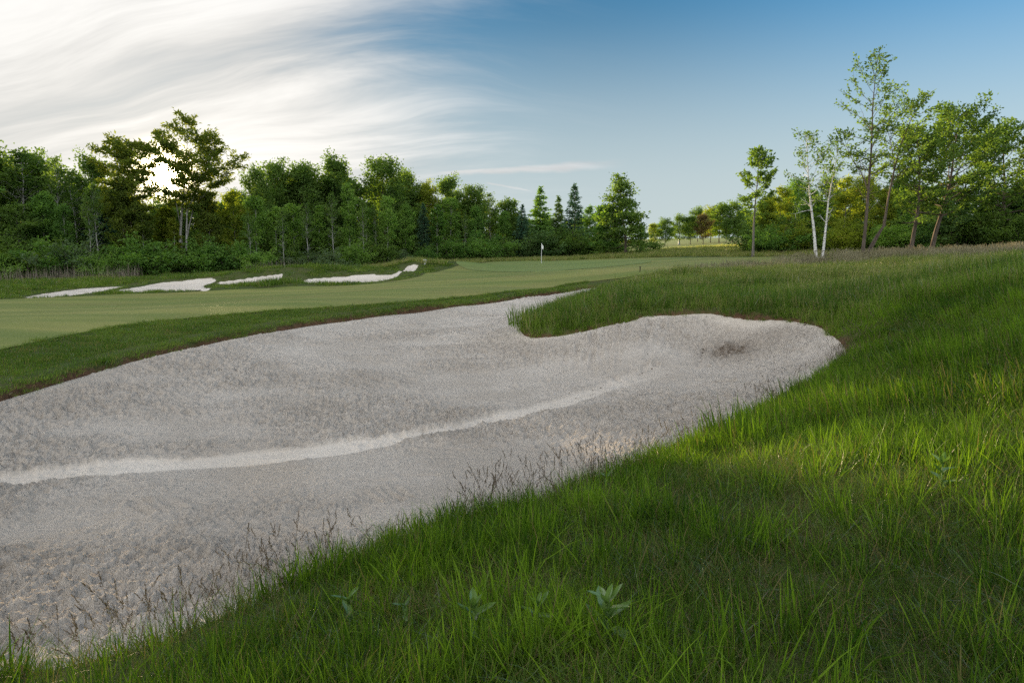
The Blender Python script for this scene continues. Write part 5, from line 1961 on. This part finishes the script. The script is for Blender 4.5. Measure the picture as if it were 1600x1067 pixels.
# pale blue marker on the distant tee
M_PALE = mat_plain('pale_blue_plastic', (0.55, 0.66, 0.76), .5, .4, .05)
x_, y_, _ = py_(1061, 384, 133)
mk = tag(empty('tee_marker', (x_, y_, T1(x_, y_))), 'pale blue upright marker under the distant trees', 'marker')
V_, F_ = lathe([(.26, -.05), (.26, .08), (.20, .14), (.16, .5), (.13, .85), (.0, .9)])
add_obj('body', new_mesh('tee_marker_body', V_, F_, smooth=True), M_PALE, mk)
V_, F_ = lathe([(.0, .88), (.15, .88), (.17, .95), (.12, 1.08), (0, 1.12)])
add_obj('head', new_mesh('tee_marker_head', V_, F_, smooth=True), M_WHITE, mk)

# dark stake in the rough beyond the tongue
x_, y_ = on_ground(1000, 425.5, 24)
M_DARK = mat_plain('dark_weathered_wood', (0.045, 0.036, 0.028), .9, .1)
st_ = tag(empty('stake', (x_, y_, T1(x_, y_))), 'short dark stake in the rough beyond the grass tongue', 'stake')
V_, F_ = lathe([(.025, -.1), (.025, .30), (.02, .32), (0, .325)], 6)
add_obj('post', new_mesh('stake_post', V_, F_), M_DARK, st_)
V_, F_ = lathe([(0, .27), (.045, .27), (.045, .31), (0, .315)], 8)
add_obj('cap', new_mesh('stake_cap', V_, F_), M_DARK, st_)

# dark tussock on the mown edge
q = on_ground(1174, 421, 24)
me = tile_mesh('tussock', 5, [clump_mesh('tussock_src', 3, 60, .5, .5, .014, .25, .5, .6, False)], 1.1, 12)
o = add_obj('grass_tussock', me, mat_blade('tussock_grass', (0.03, 0.055, 0.018), (0.06, 0.095, 0.03), (0.1, 0.1, 0.05), .4, .05))
o.location = (q[0], q[1], T1(*q) - .02)
tag(o, 'dark green tussock of grass left of the birches', 'tussock')

# mulch bed at the foot of the birches
nr_, ns_ = 7, 28
V_ = []
for i in range(nr_):
    for j in range(ns_):
        a = j / ns_ * 2 * math.pi
        rr = i / (nr_ - 1) * (1.25 + .2 * math.sin(3 * a) + .1 * math.sin(7 * a))
        X_ = BIRCH_FOOT[0] + rr * math.cos(a); Y_ = BIRCH_FOOT[1] + rr * math.sin(a) * .9
        V_.append([X_, Y_, T1(X_, Y_) + .02 + .16 * (1 - (i / (nr_ - 1)) ** 1.5) + .03 * vn(X_ * 5, Y_ * 5)])
V_ = np.array(V_)
i = np.arange(nr_ - 1)[:, None] * ns_; j = np.arange(ns_)[None]; j2 = (j + 1) % ns_
F_ = np.stack([i + j, i + j2, i + ns_ + j2, i + ns_ + j], -1).reshape(-1, 4)
M_MULCH = mat_plain('bark_mulch', (0.085, 0.055, 0.036), .95, .1, .5, 22, .8)
tag(add_obj('mulch_bed', new_mesh('mulch_bed', V_, F_), M_MULCH), kind='structure')

# twigs and leaf crumbs on the damp spot in the sand
r2 = np.random.default_rng(77)
n = 620
P2 = np.column_stack([STAIN[0] + r2.normal(size=n) * .30 + (r2.random(n) < .3) * r2.normal(.4, .6, n), STAIN[1] + r2.normal(size=n) * .38, np.zeros(n)])
P2[:, 2] = sand_base(P2[:, 0], P2[:, 1]) + .012
me = leaf_mesh('sand_litter', r2, P2, np.column_stack([r2.normal(size=(n, 2)), np.zeros(n)]), .05, .5, 1.2, .3)
tag(add_obj('sand_litter', me, mat_blade('dead_leaf', (0.06, 0.04, 0.025), (0.15, 0.10, 0.06), (0.2, 0.15, 0.1), .1, .1)),
    'dark crumbs of dead leaves on the sand', 'leaf litter', None, 'stuff')
n = 300
pu = r2.uniform(830, 1320, n); pv = r2.uniform(500, 660, n)
P2 = np.array([pz(a, b_, -.7) for a, b_ in zip(pu, pv)])
P2 = P2[poly_sdf(BPOLY, P2[:, 0], P2[:, 1]) < -.15]
P2[:, 2] = sand_base(P2[:, 0], P2[:, 1]) + .014
n = len(P2)
me = leaf_mesh('sand_pebbles', r2, P2, np.column_stack([r2.normal(size=(n, 2)), np.zeros(n)]), .045, .7, 1.4, .3)
tag(add_obj('scattered_litter', me, bpy.data.materials['dead_leaf']), 'scattered bits of grass and leaf on the sand', 'leaf litter', None, 'stuff')
